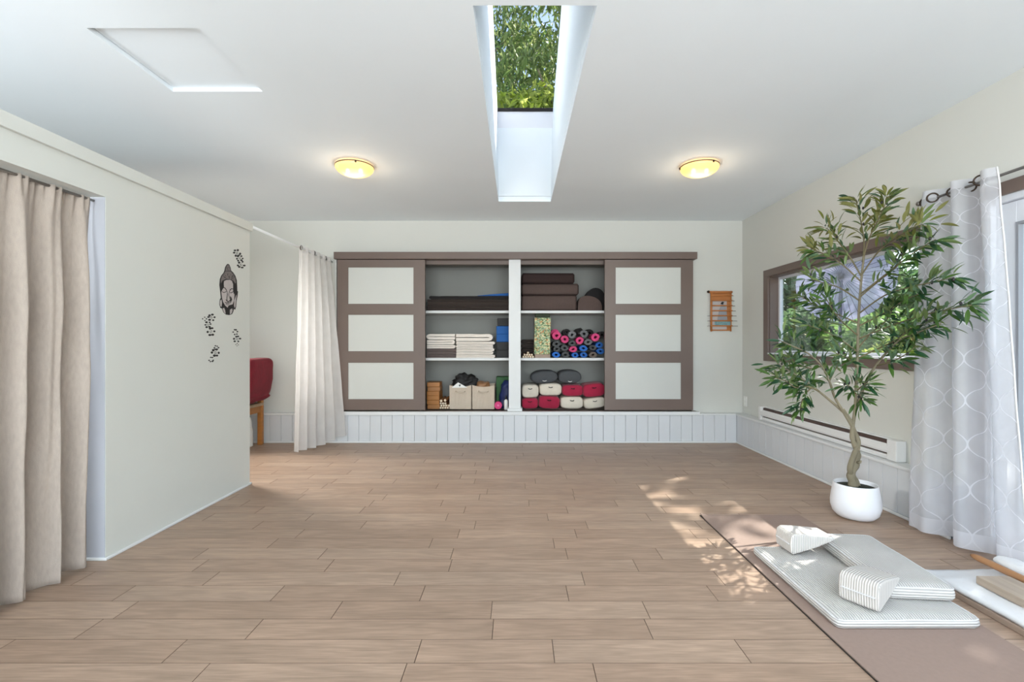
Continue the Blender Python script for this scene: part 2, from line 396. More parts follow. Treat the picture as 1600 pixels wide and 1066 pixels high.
def mat_wedge():
    m = mat_rib('corduroy_wedge', (218, 212, 206), .0092, 'Y', .62, .45); n = m.node_tree.nodes; l = m.node_tree.links
    sep = next(x for x in n if x.bl_idname == 'ShaderNodeSeparateXYZ'); mul = sep.outputs['Y'].links[0].to_node
    tc = next(x for x in n if x.bl_idname == 'ShaderNodeTexCoord'); sn = n.new('ShaderNodeSeparateXYZ'); l.new(tc.outputs['Normal'], sn.inputs[0])
    ab = n.new('ShaderNodeMath'); ab.operation = 'ABSOLUTE'; l.new(sn.outputs['Y'], ab.inputs[0])
    gt = n.new('ShaderNodeMath'); gt.operation = 'GREATER_THAN'; gt.inputs[1].default_value = .75; l.new(ab.outputs[0], gt.inputs[0])
    mx = n.new('ShaderNodeMix'); l.new(gt.outputs[0], mx.inputs[0]); l.new(sep.outputs['Y'], mx.inputs[2]); l.new(sep.outputs['X'], mx.inputs[3]); l.new(mx.outputs[0], mul.inputs[0])
    return m
M['ribwedge'] = mat_wedge()

def mat_floral():
    m, n, l, p = new_mat('floral_cotton'); p.inputs['Roughness'].default_value = .9
    tc = n.new('ShaderNodeTexCoord'); v = n.new('ShaderNodeTexVoronoi'); v.inputs['Scale'].default_value = 75
    l.new(tc.outputs['Object'], v.inputs['Vector'])
    cr = n.new('ShaderNodeValToRGB'); e = cr.color_ramp; e.interpolation = 'CONSTANT'
    e.elements[0].color = lin((196, 204, 160)); e.elements[1].position = .3; e.elements[1].color = lin((120, 150, 112))
    for pos, c in ((.5, (226, 214, 170)), (.66, (190, 140, 96)), (.76, (150, 176, 150)), (.9, (92, 112, 74))):
        x = e.elements.new(pos); x.color = lin(c)
    sp = n.new('ShaderNodeSeparateColor'); l.new(v.outputs['Color'], sp.inputs[0]); l.new(sp.outputs[0], cr.inputs[0])
    l.new(cr.outputs[0], p.inputs['Base Color']); return m
M['floral'] = mat_floral()
def mat_lamp():
    m, n, l, p = new_mat('lamp_amber_glass'); n.remove(p)
    tr = n.new('ShaderNodeBsdfTranslucent'); tr.inputs[0].default_value = lin((255, 224, 172))
    gl = n.new('ShaderNodeBsdfGlossy'); gl.inputs['Roughness'].default_value = .2
    tp = n.new('ShaderNodeBsdfTransparent'); tp.inputs[0].default_value = lin((255, 232, 190))
    em = n.new('ShaderNodeEmission'); em.inputs[0].default_value = lin((255, 216, 150)); em.inputs[1].default_value = .27
    a = n.new('ShaderNodeAddShader'); l.new(tr.outputs[0], a.inputs[0]); l.new(em.outputs[0], a.inputs[1])
    m1 = n.new('ShaderNodeMixShader'); m1.inputs[0].default_value = .05; l.new(a.outputs[0], m1.inputs[1]); l.new(gl.outputs[0], m1.inputs[2])
    m2 = n.new('ShaderNodeMixShader'); m2.inputs[0].default_value = .12; l.new(m1.outputs[0], m2.inputs[1]); l.new(tp.outputs[0], m2.inputs[2])
    l.new(m2.outputs[0], n['Material Output'].inputs[0]); return m
M['lampglass'] = mat_lamp()
def mat_emit(name, rgb, s):
    m, n, l, p = new_mat(name); n.remove(p)
    em = n.new('ShaderNodeEmission'); em.inputs[0].default_value = lin(rgb); em.inputs[1].default_value = s
    l.new(em.outputs[0], n['Material Output'].inputs[0]); return m
M['bulb'] = mat_emit('lit_bulb', (255, 230, 185), 14)

# ------------------------------------------------------------------ the room
XW = 2.616; YB = 5.5; ZC = 2.564; XP = -2.16; XL = -3.8; YR = -2.6
XF = 2.515; YF = 5.425           # faces of the boarded lower walls
def slab(axis, t0, t1, a0, a1, b0, b1, holes):
    """plate of thickness t0..t1 on an axis with rectangular holes (a0,a1,b0,b1)"""
    A = sorted({a0, a1} | {min(max(h[i], a0), a1) for h in holes for i in (0, 1)}); B = sorted({b0, b1} | {min(max(h[i], b0), b1) for h in holes for i in (2, 3)})
    mb = MB()
    for i in range(len(A)-1):
        for j in range(len(B)-1):
            ca = (A[i]+A[i+1])/2; cb = (B[j]+B[j+1])/2
            if any(h[0] < ca < h[1] and h[2] < cb < h[3] for h in holes): continue
            if axis == 'x': mb.box(t0, t1, A[i], A[i+1], B[j], B[j+1])
            if axis == 'y': mb.box(A[i], A[i+1], t0, t1, B[j], B[j+1])
            if axis == 'z': mb.box(A[i], A[i+1], B[j], B[j+1], t0, t1)
    return mb
SK = (-.186, .337, 1.998, 4.755)             # skylight opening in the ceiling
HT = (-1.947, -1.44, 2.141, 2.68)            # hatch recess
ceiling = tag(slab('z', ZC, ZC+.09, XL-.1, XW+.12, YR-.1, YB+.65, [SK, HT]).build('ceiling', M['ceil'], origin=(0, 2, ZC)), kind='structure')
floor = tag(MB().box(XL-.1, XW+.12, YR-.1, YB+.1, -.06, -.012).build('floor', M['matedge'], origin=(0, 2, -.06)), kind='structure')
CL = (-2.07, 2.03, .36, 2.112)               # closet opening in the back wall
wall_back = tag(slab('y', YB, YB+.09, XL-.1, XW+.12, -.05, ZC, [CL]).build('wall_back', M['wall'], origin=(0, YB, 0)), kind='structure')
WIN = (3.05, 4.91, 1.03, 1.834); DOOR = (.75, 2.65, 0, 1.933)
wall_right = tag(slab('x', XW, XW+.12, YR, YB, -.05, ZC, [WIN, DOOR]).build('wall_right', M['wall'], origin=(XW, 2, 0)), kind='structure')
NW = (4.4, 5.1, 1.35, 2.1); NW2 = (.45, 1.35, 1.1, 2.0)
wall_left = tag(slab('x', XL-.1, XL, YR, YB, -.05, ZC, [NW, NW2]).build('wall_left', M['wall'], origin=(XL, 2, 0)), kind='structure')
wall_rear = tag(slab('y', YR-.1, YR, XL, XW, -.05, ZC, [(-2.0, 2.5, .42, 2.48)]).build('wall_rear', M['wall'], origin=(0, YR, 0)), kind='structure')
wf = MB()
for x in (-2.0, -.53, .97, 2.44): wf.box(x, x+.06, YR-.09, YR-.03, .42, 2.48)
wf.box(-2.0, 2.5, YR-.09, YR-.03, .42, .48); wf.box(-2.0, 2.5, YR-.09, YR-.03, 2.42, 2.48)
w3 = tag(wf.build('added_rear_window', M['vinyl']), kind='structure')  # unseen window, added to go with the rear fill light
for x in (-1.94, -.47, 1.03): MB().box(x, x+1.41, YR-.062, YR-.058, .48, 2.42).build('pane', M['glass'], w3)
for nm, (y0, y1, z0, z1) in (('window_4', NW), ('added_partition_window', NW2)):  # second one is unseen, added around the fill behind the partition
    q = MB(); xa, xb = XL-.08, XL-.03
    q.box(xa, xb, y0, y0+.05, z0, z1).box(xa, xb, y1-.05, y1, z0, z1).box(xa, xb, y0+.05, y1-.05, z0, z0+.05).box(xa, xb, y0+.05, y1-.05, z1-.05, z1)
    q = tag(q.build(nm, M['vinyl']), kind='structure'); MB().box(XL-.057, XL-.053, y0+.05, y1-.05, z0+.05, z1-.05).build('pane', M['glass'], q)

# partition (lower than the ceiling) with its curtained doorway
PT = 2.10; PE = 3.826; JB = 2.486
part = slab('x', XP-.10, XP, YR, PE, 0, PT-.05, [(1.15, JB, -.1, 1.907)])
part.box(XL, XP-.10, PE-.10, PE, 0, PT-.05)
wall_partition = tag(part.build('wall_partition', M['partition'], origin=(XP, 2, 0)), kind='structure')
cap = MB().box(XP-.12, XP+.018, YR, PE+.018, PT-.055, PT+.012).box(XL, XP-.12, PE-.12, PE+.018, PT-.055, PT+.012)
cap.build('cap_rail', M['partition'], wall_partition, bevel=.003)
MB().box(XP, XP+.012, JB+.001, PE+.012, 0, .016).box(XP-.10, XP+.012, JB-.012, JB, 0, .016).box(XL, XP+.012, PE, PE+.012, 0, .016).build('base_molding', M['white'], wall_partition, bevel=.004)
MB().box(XP-.098, XP-.002, JB-.004, JB, .016, 1.905).build('door_jamb', M['jamb'], wall_partition)

# floor planks: rows run across the room
PW = .135; Y0 = 1.6854
plank_meshes = {}
def plank_mesh(L):
    key = round(L, 2)
    if key not in plank_meshes:
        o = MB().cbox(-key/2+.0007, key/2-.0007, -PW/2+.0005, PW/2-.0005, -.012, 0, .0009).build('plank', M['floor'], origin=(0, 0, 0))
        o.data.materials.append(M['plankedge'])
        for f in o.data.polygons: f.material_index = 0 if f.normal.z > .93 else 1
        plank_meshes[key] = o.data; bpy.data.objects.remove(o)
    return plank_meshes[key]
rest = MB(); vis = 0
for r in range(-33, 29):
    ya = Y0+r*PW; yc = ya+PW/2
    if ya > YB: continue
    x = XL+R.uniform(-.6, 0)
    while x < XW+.1:
        L = R.choice((.5, .62, .66, .66, .7, .7, .9, .95))
        xa, xb = x, x+L; x += L
        if xb < XL or xa > XW+.1: continue
        seen = yc > 1.35 and xb > -2.6 and not (yc < 3.6 and xb < -2.25) and (xb/yc > -1.12)
        if seen:
            o = inst(plank_mesh(L), ((xa+xb)/2, yc, 0), parent=floor, name='plank'); vis += 1
        else: rest.cbox(xa+.0007, xb-.0007, ya+.0006, ya+PW-.0006, -.012, 0, .0012)
tag(rest.build('plank_rest', M['floor'], floor), kind='stuff')

# boarded lower walls
BW = .1273
bo = MB().cbox(-BW/2+.0012, BW/2-.0012, 0, .02, 0, .30, .003).build('board', M['board'], origin=(0, 0, 0)); bdata = bo.data; bpy.data.objects.remove(bo)
k = 0
x = XF-BW/2
while x > XL:
    inst(bdata, (x, YF, .018), parent=wall_back, name='board'); x -= BW
y = YF-BW/2
while y > 2.66+BW/2:
    inst(bdata, (XF, y, .018), (0, 0, PI/2), parent=wall_right, name='board').location = (XF+.02, y, .018); y -= BW
yend = y+BW/2
MB().box(XL, XW, YF+.02, YB, 0, .318).build('backing', M['gasket'], wall_back)
MB().box(XF+.02, XW, yend, YF+.02, 0, .318).build('backing', M['gasket'], wall_right)
MB().box(XL, -2.12, YF-.012, YB, .318, .342).box(2.09, XW, YF-.012, YB, .318, .336).box(-2.12, 2.09, YF-.016, YB+.02, .318, .358).build('ledge', M['white'], wall_back, bevel=.004)
MB().box(XF-.012, XW, yend-.01, YF-.012, .314, .336).build('ledge', M['white'], wall_right, bevel=.004)
MB().box(XL, XF, YF-.014, YF, 0, .02).build('base_molding', M['white'], wall_back, bevel=.005)
MB().box(XF-.014, XF, yend-.01, YF-.014, 0, .02).build('base_molding', M['white'], wall_right, bevel=.005)

# skylight: shaft perpendicular to the roof, frame, pane
fa = (4.755-.255*.05/.623, ZC+.05); fb = (4.50, 3.187); fc = (4.45, 3.33); nb = (2.3, 4.25); na = (1.998+.302*.05/1.686, ZC+.05)
sh = MB(); T = .03
prof = [fa, fb, fc, nb, na]
for xs, xo in ((SK[0]+.001, SK[0]-T), (SK[1]-.001, SK[1]+T)):
    sh.prism([(p[0], p[1]) for p in prof], 'x', xs, xo)
sh.add([(SK[0], *fa), (SK[1], *fa), (SK[1], *fb), (SK[0], *fb), (SK[0], fa[0]+T, fa[1]), (SK[1], fa[0]+T, fa[1]), (SK[1], fb[0]+T, fb[1]), (SK[0], fb[0]+T, fb[1])],
       [(0,1,2,3),(7,6,5,4),(0,4,5,1),(1,5,6,2),(2,6,7,3),(3,7,4,0)])
sh.add([(SK[0], *na), (SK[1], *na), (SK[1], *nb), (SK[0], *nb), (SK[0], na[0]-T, na[1]), (SK[1], na[0]-T, na[1]), (SK[1], nb[0]-T, nb[1]), (SK[0], nb[0]-T, nb[1])],
       [(3,2,1,0),(4,5,6,7),(1,5,4,0),(2,6,5,1),(3,7,6,2),(0,4,7,3)])
sh.build('shaft', M['ceil'], ceiling)
sky_w = tag(MB().add([(SK[0], *fb), (SK[1], *fb), (SK[1], *fc), (SK[0], *fc), (SK[0], fb[0]+.05, fb[1]), (SK[1], fb[0]+.05, fb[1]), (SK[1], fc[0]+.05, fc[1]+.02), (SK[0], fc[0]+.05, fc[1]+.02)],
       [(0,1,2,3),(7,6,5,4),(0,4,5,1),(1,5,6,2),(2,6,7,3),(3,7,4,0)]).build('window_2', M['vinyl']), kind='structure')
MB().add([(SK[0], fc[0], fc[1]-.012), (SK[1], fc[0], fc[1]-.012), (SK[1], fc[0]-.02, fc[1]+.012), (SK[0], fc[0]-.02, fc[1]+.012)], [(0,1,2,3)]).build('gasket', M['black_plastic'], sky_w, solid=.006)
MB().add([(SK[0], *fc), (SK[1], *fc), (SK[1], *nb), (SK[0], *nb)], [(0,1,2,3)]).build('pane', M['skyglass'], sky_w)

# ceiling hatch, recessed
ht = tag(MB().box(HT[0]+.004, HT[1]-.004, HT[2]+.004, HT[3]-.004, ZC+.022, ZC+.045).build('ceiling_hatch', M['ceil']), 'flat white square access hatch recessed in the ceiling', 'hatch')
MB().box(HT[0]-.02, HT[1]+.02, HT[2]-.02, HT[3]+.02, ZC+.095, ZC+.11).build('hatch_box', M['ceil'], ht)

# window in the right wall
win = tag(MB().box(XW-.018, XW, WIN[0]-.085, WIN[1]+.09, WIN[3], WIN[3]+.07).box(XW-.018, XW, WIN[0]-.085, WIN[0], WIN[2]-.075, WIN[3])
          .box(XW-.018, XW, WIN[1], WIN[1]+.09, WIN[2]-.075, WIN[3]).box(XW-.018, XW, WIN[0], WIN[1], WIN[2]-.075, WIN[2]-.003).build('window_1', M['brown'], bevel=.002), kind='structure')
MB().box(XW, XW+.12, WIN[1]-.012, WIN[1], WIN[2], WIN[3]).box(XW, XW+.12, WIN[0], WIN[0]+.012, WIN[2], WIN[3]).box(XW, XW+.12, WIN[0]+.012, WIN[1]-.012, WIN[3]-.012, WIN[3]).build('reveal', M['brown'], win)
MB().box(XW-.03, XW+.12, WIN[0]+.012, WIN[1]-.012, WIN[2]-.003, WIN[2]+.012).build('window_sill', M['vinyl'], win, bevel=.003)
v = MB(); a, b, c, d = WIN[0]+.012, WIN[1]-.012, WIN[2]+.012, WIN[3]-.012
v.box(XW+.085, XW+.118, b-.03, b, c, d).box(XW+.085, XW+.118, a, a+.03, c, d).box(XW+.085, XW+.118, a+.03, b-.03, c, c+.025).box(XW+.085, XW+.118, a+.03, b-.03, d-.025, d)
v.build('window_frame', M['vinyl'], win, bevel=.002)
MB().box(XW+.10, XW+.104, a+.03, b-.03, c+.025, d-.025).build('pane', M['glass'], win)

# french door in the right wall
dr = tag(MB().box(XW-.018, XW, DOOR[1], DOOR[1]+.08, 0, DOOR[3]+.07).box(XW-.018, XW, DOOR[0]-.08, DOOR[1], DOOR[3], DOOR[3]+.07).box(XW-.018, XW, DOOR[0]-.08, DOOR[0], 0, DOOR[3]).build('door_1', M['brown'], bevel=.002), kind='structure')
MB().box(XW, XW+.12, DOOR[1]-.035, DOOR[1], 0, DOOR[3]).box(XW, XW+.12, DOOR[0], DOOR[0]+.035, 0, DOOR[3]).box(XW, XW+.12, DOOR[0]+.035, DOOR[1]-.035, DOOR[3]-.035, DOOR[3]).build('door_frame', M['vinyl'], dr, bevel=.002)
MB().box(XW, XW+.12, DOOR[0], DOOR[1], -.012, .015).build('threshold', M['steel'], dr)
ym = (DOOR[0]+DOOR[1])/2
for y0, y1 in ((DOOR[0]+.037, ym-.001), (ym+.001, DOOR[1]-.037)):
    lf = MB(); S = .105; xa, xb = XW+.03, XW+.075; zt = DOOR[3]-.037; zb = .02
    lf.box(xa, xb, y0, y0+S, zb, zt).box(xa, xb, y1-S, y1, zb, zt).box(xa, xb, y0+S, y1-S, zt-.115, zt).box(xa, xb, y0+S, y1-S, zb, zb+.22)
    leaf = lf.build('door_leaf', M['vinyl'], dr, bevel=.003)
    g = MB()
    for (q0, q1, r0, r1) in ((y0+S, y0+S+.014, zb+.22, zt-.115), (y1-S-.014, y1-S, zb+.22, zt-.115), (y0+S+.014, y1-S-.014, zt-.129, zt-.115), (y0+S+.014, y1-S-.014, zb+.22, zb+.234)):
        g.box(xa-.006, xa+.02, q0, q1, r0, r1)
    g.build('glazing_bead', M['gasket'], leaf)
    MB().box(xa+.022, xa+.026, y0+S, y1-S, zb+.22, zt-.115).build('pane', M['glass'], leaf)

# outlet and baseboard heater
ol = empty('wall_outlet', (XW-.006, 5.42, .40)); tag(ol, 'white wall outlet near the corner above the heater', 'outlet')
MB().cbox(XW-.008, XW, 5.385, 5.458, .415, .535, .003).build('cover_plate', M['plastic_white'], ol)
for zz in (.45, .50): MB().cbox(XW-.011, XW-.007, 5.405, 5.438, zz-.016, zz+.016, .002).build('socket', M['paper'], ol)
ht0 = empty('baseboard_heater', (2.58, 4.1, .336)); tag(ht0, 'long white electric baseboard heater below the window', 'heater')
y0, y1 = 3.18, 5.0
MB().prism([(XW, .34), (2.556, .34), (2.552, .355), (2.556, .372), (XW, .372)], 'y', y0+.05, y1-.03).build('bottom_rail', M['heater'], ht0)
MB().prism([(2.552, .385), (2.545, .40), (2.548, .432), (2.560, .446), (2.566, .44), (2.562, .385)], 'y', y0+.05, y1-.03).build('front_cover', M['heater'], ht0)
MB().prism([(XW, .478), (2.590, .478), (2.582, .470), (XW, .466)], 'y', y0+.05, y1-.03).build('top_rail', M['heater'], ht0)
MB().box(2.572, XW, y0+.05, y1-.03, .372, .466).build('heating_element', M['heaterdark'], ht0)
for a, b in ((y0, y0+.085), (y1-.05, y1)):
    MB().cbox(2.546, XW, a, b, .338, .48, .006).build('end_cap', M['heater'], ht0)

# ------------------------------------------------------------------ closet with sliding doors
YD = 5.445; YC1 = 6.06
cl = empty('closet', (0, 5.75, .36)); tag(cl, 'built-in wall closet with taupe sliding doors, white shelves and a white middle post', 'closet')
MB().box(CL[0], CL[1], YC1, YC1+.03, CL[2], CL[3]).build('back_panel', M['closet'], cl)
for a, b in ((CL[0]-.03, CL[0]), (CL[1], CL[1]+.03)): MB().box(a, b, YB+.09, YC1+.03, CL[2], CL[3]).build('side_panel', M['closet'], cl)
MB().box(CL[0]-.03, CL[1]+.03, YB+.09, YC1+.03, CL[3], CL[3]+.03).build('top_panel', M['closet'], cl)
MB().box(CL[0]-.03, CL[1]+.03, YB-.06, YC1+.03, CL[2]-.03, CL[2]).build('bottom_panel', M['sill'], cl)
MB().box(CL[0], CL[1], YB+.005, YB+.08, CL[3]-.055, CL[3]).build('door_track', M['brown'], cl)
MB().box(ray(522, 0, 5.41).x, ray(1089, 0, 5.41).x, 5.395, YB, ray(0, 405, 5.41).z, ray(0, 394, 5.41).z).build('header', M['brown'], cl, bevel=.003)
PX0, PX1 = ray(795, 0, YD).x, ray(813.5, 0, YD).x
MB().box(PX0, PX1, YD, YD+.14, .36, 2.105).box(PX0-.015, PX1+.018, YD-.012, YD+.14, .36, .392).build('post', M['white'], cl, bevel=.002)
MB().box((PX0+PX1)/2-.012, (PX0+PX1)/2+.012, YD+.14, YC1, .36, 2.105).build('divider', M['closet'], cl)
ZS1, ZS2 = 1.512, .952
for zc in (ZS1, ZS2):
    for a, b in ((CL[0], (PX0+PX1)/2-.012), ((PX0+PX1)/2+.012, CL[1])):
        MB().box(a, b, YB+.095, YC1, zc-.015, zc+.015).build('shelf', M['white'], cl, bevel=.002)
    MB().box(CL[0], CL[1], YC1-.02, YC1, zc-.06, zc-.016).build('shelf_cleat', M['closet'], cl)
for (xa, xb, pa, pb) in ((527, 664, 544, 646), (945, 1083, 962, 1064)):
    X0, X1, P0, P1 = [ray(q, 0, YD-.03).x for q in (xa, xb, pa, pb)]
    zs = [ray(0, q, YD-.03).z for q in (641, 624, 567, 549, 492, 475, 418, 406)]
    d = MB(); ya, yb = YD-.03, YD+.008
    d.box(X0, P0, ya, yb, zs[0], zs[7]).box(P1, X1, ya, yb, zs[0], zs[7])
    for i in (0, 2, 4, 6): d.box(P0, P1, ya, yb, zs[i], zs[i+1])
    dd = d.build('sliding_door', M['brown'], cl)
    for i in (1, 3, 5):
        MB().cbox(P0, P1, ya+.005, yb-.004, zs[i], zs[i+1], .002).build('panel', M['panelwhite'], dd)
MB().box(ray(524.5, 0, YD).x, ray(526.6, 0, YD).x, YD-.02, YD+.01, .375, 2.10).build('edge_strip', M['panelwhite'], cl)

# ------------------------------------------------------------------ ceiling lamps
def lamp(px, py, label):
    c = Vector(((px-CX)/F*3.78, 3.78, ZC))
    t = empty('ceiling_lamp', c); tag(t, label, 'lamp', 'flush ceiling lamps')
    MB().lathe([(.0, -.001), (.10, -.001), (.105, -.012), (.095, -.022), (.0, -.022)], 32, c).build('base_plate', M['lampmetal'], t, smooth=True)
    prof = [(.145, -.016)] + [(.148*math.cos(a), -.022-.07*math.sin(a)) for a in [i*PI/2/10 for i in range(0, 11)]]
    prof[-1] = (.0005, prof[-1][1])
    MB().lathe(prof, 40, c).build('glass_bowl', M['lampglass'], t, smooth=True)
    MB().lathe([(.144, -.012), (.150, -.012), (.151, -.019), (.145, -.021)], 40, c, close=True).build('rim', M['lampmetal'], t, smooth=True)
    for k in range(3):
        a = .9+k*2*PI/3; p = c+Vector((math.cos(a)*.15, math.sin(a)*.15, -.022))
        MB().lathe([(.0005, -.012), (.007, -.008), (.008, 0), (.006, .008), (.0005, .01)], 10, p).build('clip', M['blackmetal'], t, smooth=True)
    for s in (-1, 1):
        p = c+Vector((s*.052, -.01, -.052))
        MB().lathe([(.0005, -.02), (.012, -.016), (.018, 0), (.012, .016), (.0005, .022)], 12, p).build('bulb', M['bulb'], t, smooth=True)
    l = bpy.data.lights.new('lamp_light', 'POINT'); l.energy = 3; l.color = (1, .86, .66); l.shadow_soft_size = .12
    lo = bpy.data.objects.new('lamp_light', l); COL.objects.link(lo); lo.location = c+Vector((0, 0, -.14)); setp(lo, t)
    l2 = bpy.data.lights.new('lamp_glow', 'POINT'); l2.energy = .4; l2.color = (1, .86, .66); l2.shadow_soft_size = .03
    lo = bpy.data.objects.new('lamp_glow', l2); COL.objects.link(lo); lo.location = c+Vector((0, 0, -.055)); setp(lo, t)
lamp(554, 258, 'amber glass ceiling lamp between the hatch and the skylight')
lamp(1093, 258, 'amber glass ceiling lamp right of the skylight')

# ------------------------------------------------------------------ curtains
def fold(s, n, ph=0): 
    v = math.sin(2*PI*n*s+ph); return math.copysign(abs(v)**.8, v)
# taupe curtain in the partition doorway
tc_ = empty('doorway_curtain', (XP-.05, 1.85, .01)); tag(tc_, 'taupe linen curtain in gathered pleats filling the partition doorway', 'curtain')
def tcur(s, t):
    y = 1.17+(JB-.012-1.17)*s
    top = Vector((XP-.062, y, 1.893)); yb = 1.15+(JB-.075-1.15)*s
    bot = Vector((XP-.04, yb, .012+.012*nz(s*6, 0, 1)))
    p = top.lerp(bot, t); ph = .9*nz(s*3, t*1.2, 5)
    amp = .040*min(1, .3+t*2.2)+.014*t
    p.x += amp*(fold(s, 8.5, ph+.6)*.85+.25*math.sin(2*PI*21*s+3*t))+.012*nz(s*14, t*5, 2)
    p.y += .018*t*math.sin(2*PI*8.5*s+1.6)
    if t < .07: p.x += .010*math.sin(2*PI*34*s)*(1-t/.07)
    return p
mb = MB().grid(tcur, 300, 60); mb.build('curtain_fabric', M['linen'], tc_, smooth=True, solid=.003)
MB().tube([(XP-.055, 1.16, 1.885), (XP-.055, JB-.01, 1.885)], .007, 8).build('curtain_rod', M['steel'], tc_, smooth=True)

# sheer curtain by the nook, on a white rod
nc = empty('nook_curtain', (-2.15, 4.95, .02)); tag(nc, 'cream sheer curtain gathered on the white rod beside the closet', 'curtain')
def ncur(s, t):
    top = Vector((-2.15, 4.66+.78*s, 2.115))
    bot = Vector((-2.27+.34*s**1.3, 4.82+.54*s, .03+.15*max(0, s-.45)**1.0))
    p = top.lerp(bot, t**1.15); amp = .028+.012*t
    p.x += amp*fold(s, 5.5, 1.2+.5*nz(s*2, t*1.3, 8)) + .006*nz(s*18, t*6, 3)
    p.y += .010*t*math.sin(2*PI*5.5*s+2.5)
    return p
MB().grid(ncur, 160, 50, lambda s, t: (s*1.9, (1-t)*2.09)).build('curtain_fabric', M['sheer2'], nc, smooth=True)
for k in range(6):
    s = .02+k*.19; c = Vector((-2.15+.02*(-1)**k, 4.66+.78*s, 2.085))
    ringpts = [c+Vector((.004*math.sin(a), .021*math.cos(a), .021*math.sin(a))) for a in [i*2*PI/16 for i in range(17)]]
    MB().tube(ringpts, .004, 6, False).build('grommet', M['blackmetal'], nc, smooth=True)
rd = MB().tube([(-2.15, PE+.02, 2.085), (-2.15, 5.498, 2.085)], .011, 10)
tag(rd.build('curtain_rod', M['white'], smooth=True), 'thin white curtain rod from the partition end to the back wall', 'curtain rod')

# sheer trellis curtain by the french door
dc = empty('door_curtain', (2.48, 2.65, .02)); tag(dc, 'white sheer curtain with embroidered trellis pattern beside the glass door', 'curtain')
def dcur(s, t):
    top = Vector((2.50, 2.93-.47*s, 2.055))
    bot = Vector((2.435+.02*s, 2.95-.68*s**.9, .022+.03*s))
    p = top.lerp(bot, t**1.25); amp = .042+.012*t
    p.x += amp*fold(s, 2.6, 2.3+.5*nz(s*2, t*1.4, 4))+.014*t*math.sin(2*PI*6.2*s+1+2*t)+.008*nz(s*10, t*7, 6)
    p.y += .02*t*math.sin(2*PI*2.6*s+.8)
    p.x = min(p.x, 2.59) if p.y < 2.65 else min(p.x, 2.503 if p.z < .34 else 2.585)
    return p
MB().grid(dcur, 180, 70, lambda s, t: (s*1.25, (1-t)*2.03)).build('curtain_fabric', M['sheer'], dc, smooth=True)
MB().tube([dcur(1, t/40)+Vector((0, -.004, 0)) for t in range(41)], .0045, 6).build('side_hem', M['whitecloth'], dc, smooth=True)
for s in (.03, .22, .44, .63, .86):
    c = dcur(s, .024); c.z = 2.008
    ang = .9 if s < .5 else .6
    ringpts = [c+Vector((.026*math.cos(a)*math.sin(ang), -.026*math.cos(a)*math.cos(ang), .026*math.sin(a))) for a in [i*2*PI/20 for i in range(21)]]
    MB().tube(ringpts, .0048, 8, False).build('grommet', M['blackmetal'], dc, smooth=True)
dro = empty('door_curtain_rod', (2.5, 2.0, 2.008)); tag(dro, 'thin dark metal curtain rod above the glass door', 'curtain rod')
MB().tube([(2.5, .55, 2.008), (2.5, 2.94, 2.008)], .0075, 10).build('rod', M['steel'], dro, smooth=True)
MB().lathe([(.0005, -.016), (.011, -.011), (.015, 0), (.011, .011), (.0005, .016)], 12, (2.5, 2.95, 2.008)).build('finial', M['steel'], dro, smooth=True)
for y in (2.90, .62): MB().box(2.5, XW, y-.006, y+.006, 1.995, 2.0).box(2.608, XW, y-.012, y+.012, 1.965, 2.03).build('bracket', M['steel'], dro)

# ------------------------------------------------------------------ wall decals on the partition (flat vinyl)
def wp(cx, cy, off):          # point of the 90x200 px study area on the partition plane
    q = onX(310+cx/5.333, 380+cy/5.333, XP); return Vector((XP+off, q.y, q.z))
def decal(name, polys, mat, off, parent=None):
    mb = MB()
    for poly in polys:
        n = len(poly)
        mb.add([wp(x, y, off) for x, y in poly] + [wp(x, y, .0002) for x, y in poly],
               [tuple(range(n)), tuple(range(2*n-1, n-1, -1))] + [(i, n+i, n+(i+1) % n, (i+1) % n) for i in range(n)])
    return mb.build(name, mat, parent)
def ell(cx, cy, rx, ry, n=10, a0=0): return [(cx+rx*math.cos(a0+2*PI*i/n), cy+ry*math.sin(a0+2*PI*i/n)) for i in range(n)]
def stroke(pts, w):
    L = []; Rr = []
    for i, p in enumerate(pts):
        a = pts[max(i-1, 0)]; b = pts[min(i+1, len(pts)-1)]; dx, dy = b[0]-a[0], b[1]-a[1]; d = math.hypot(dx, dy) or 1
        ww = w*(.35+.65*math.sin(PI*(i+.5)/len(pts)))/2
        L.append((p[0]-dy/d*ww, p[1]+dx/d*ww)); Rr.append((p[0]+dy/d*ww, p[1]-dx/d*ww))
    return L+Rr[::-1]
bd = empty('face_decal', wp(248, 600, 0)); tag(bd, 'black and grey serene carved face with topknot, vinyl decal on the partition', 'wall decal')
decal('silhouette', [[(245,172),(258,180),(268,205),(272,228),(290,245),(308,272),(320,310),(323,360),(324,400),(330,402),(326,440),(318,480),(314,530),(306,556),(296,548),(290,572),(280,592),(255,600),(228,596),(208,578),(195,545),(182,540),(174,510),(178,470),(186,455),(180,400),(174,350),(178,300),(190,270),(208,248),(216,230),(222,200),(234,180)]], M['decal'], .0006, bd)
decal('topknot', [[(245,180),(256,188),(263,210),(266,230),(225,232),(228,206),(236,188)]], M['decalmid'], .0009, bd)
decal('hair', [[(224,236),(268,236),(290,258),(306,290),(312,330),(306,336),(290,312),(260,300),(225,300),(200,312),(188,335),(186,310),(194,280),(208,256)]], M['decalmid'], .0009, bd)
decal('face', [[(212,318),(230,308),(262,306),(282,318),(288,340),(288,400),(300,430),(296,480),(284,510),(262,520),(256,540),(240,536),(222,520),(205,490),(196,455),(190,410),(196,395),(206,375),(208,340)]], M['decalgrey'], .0009, bd)
for pl in ([(200,545),(214,540),(222,560),(226,590),(212,578)], [(262,556),(280,545),(284,560),(276,585),(262,594)]): decal('neck_patch', [pl], M['decalgrey'], .0009, bd)
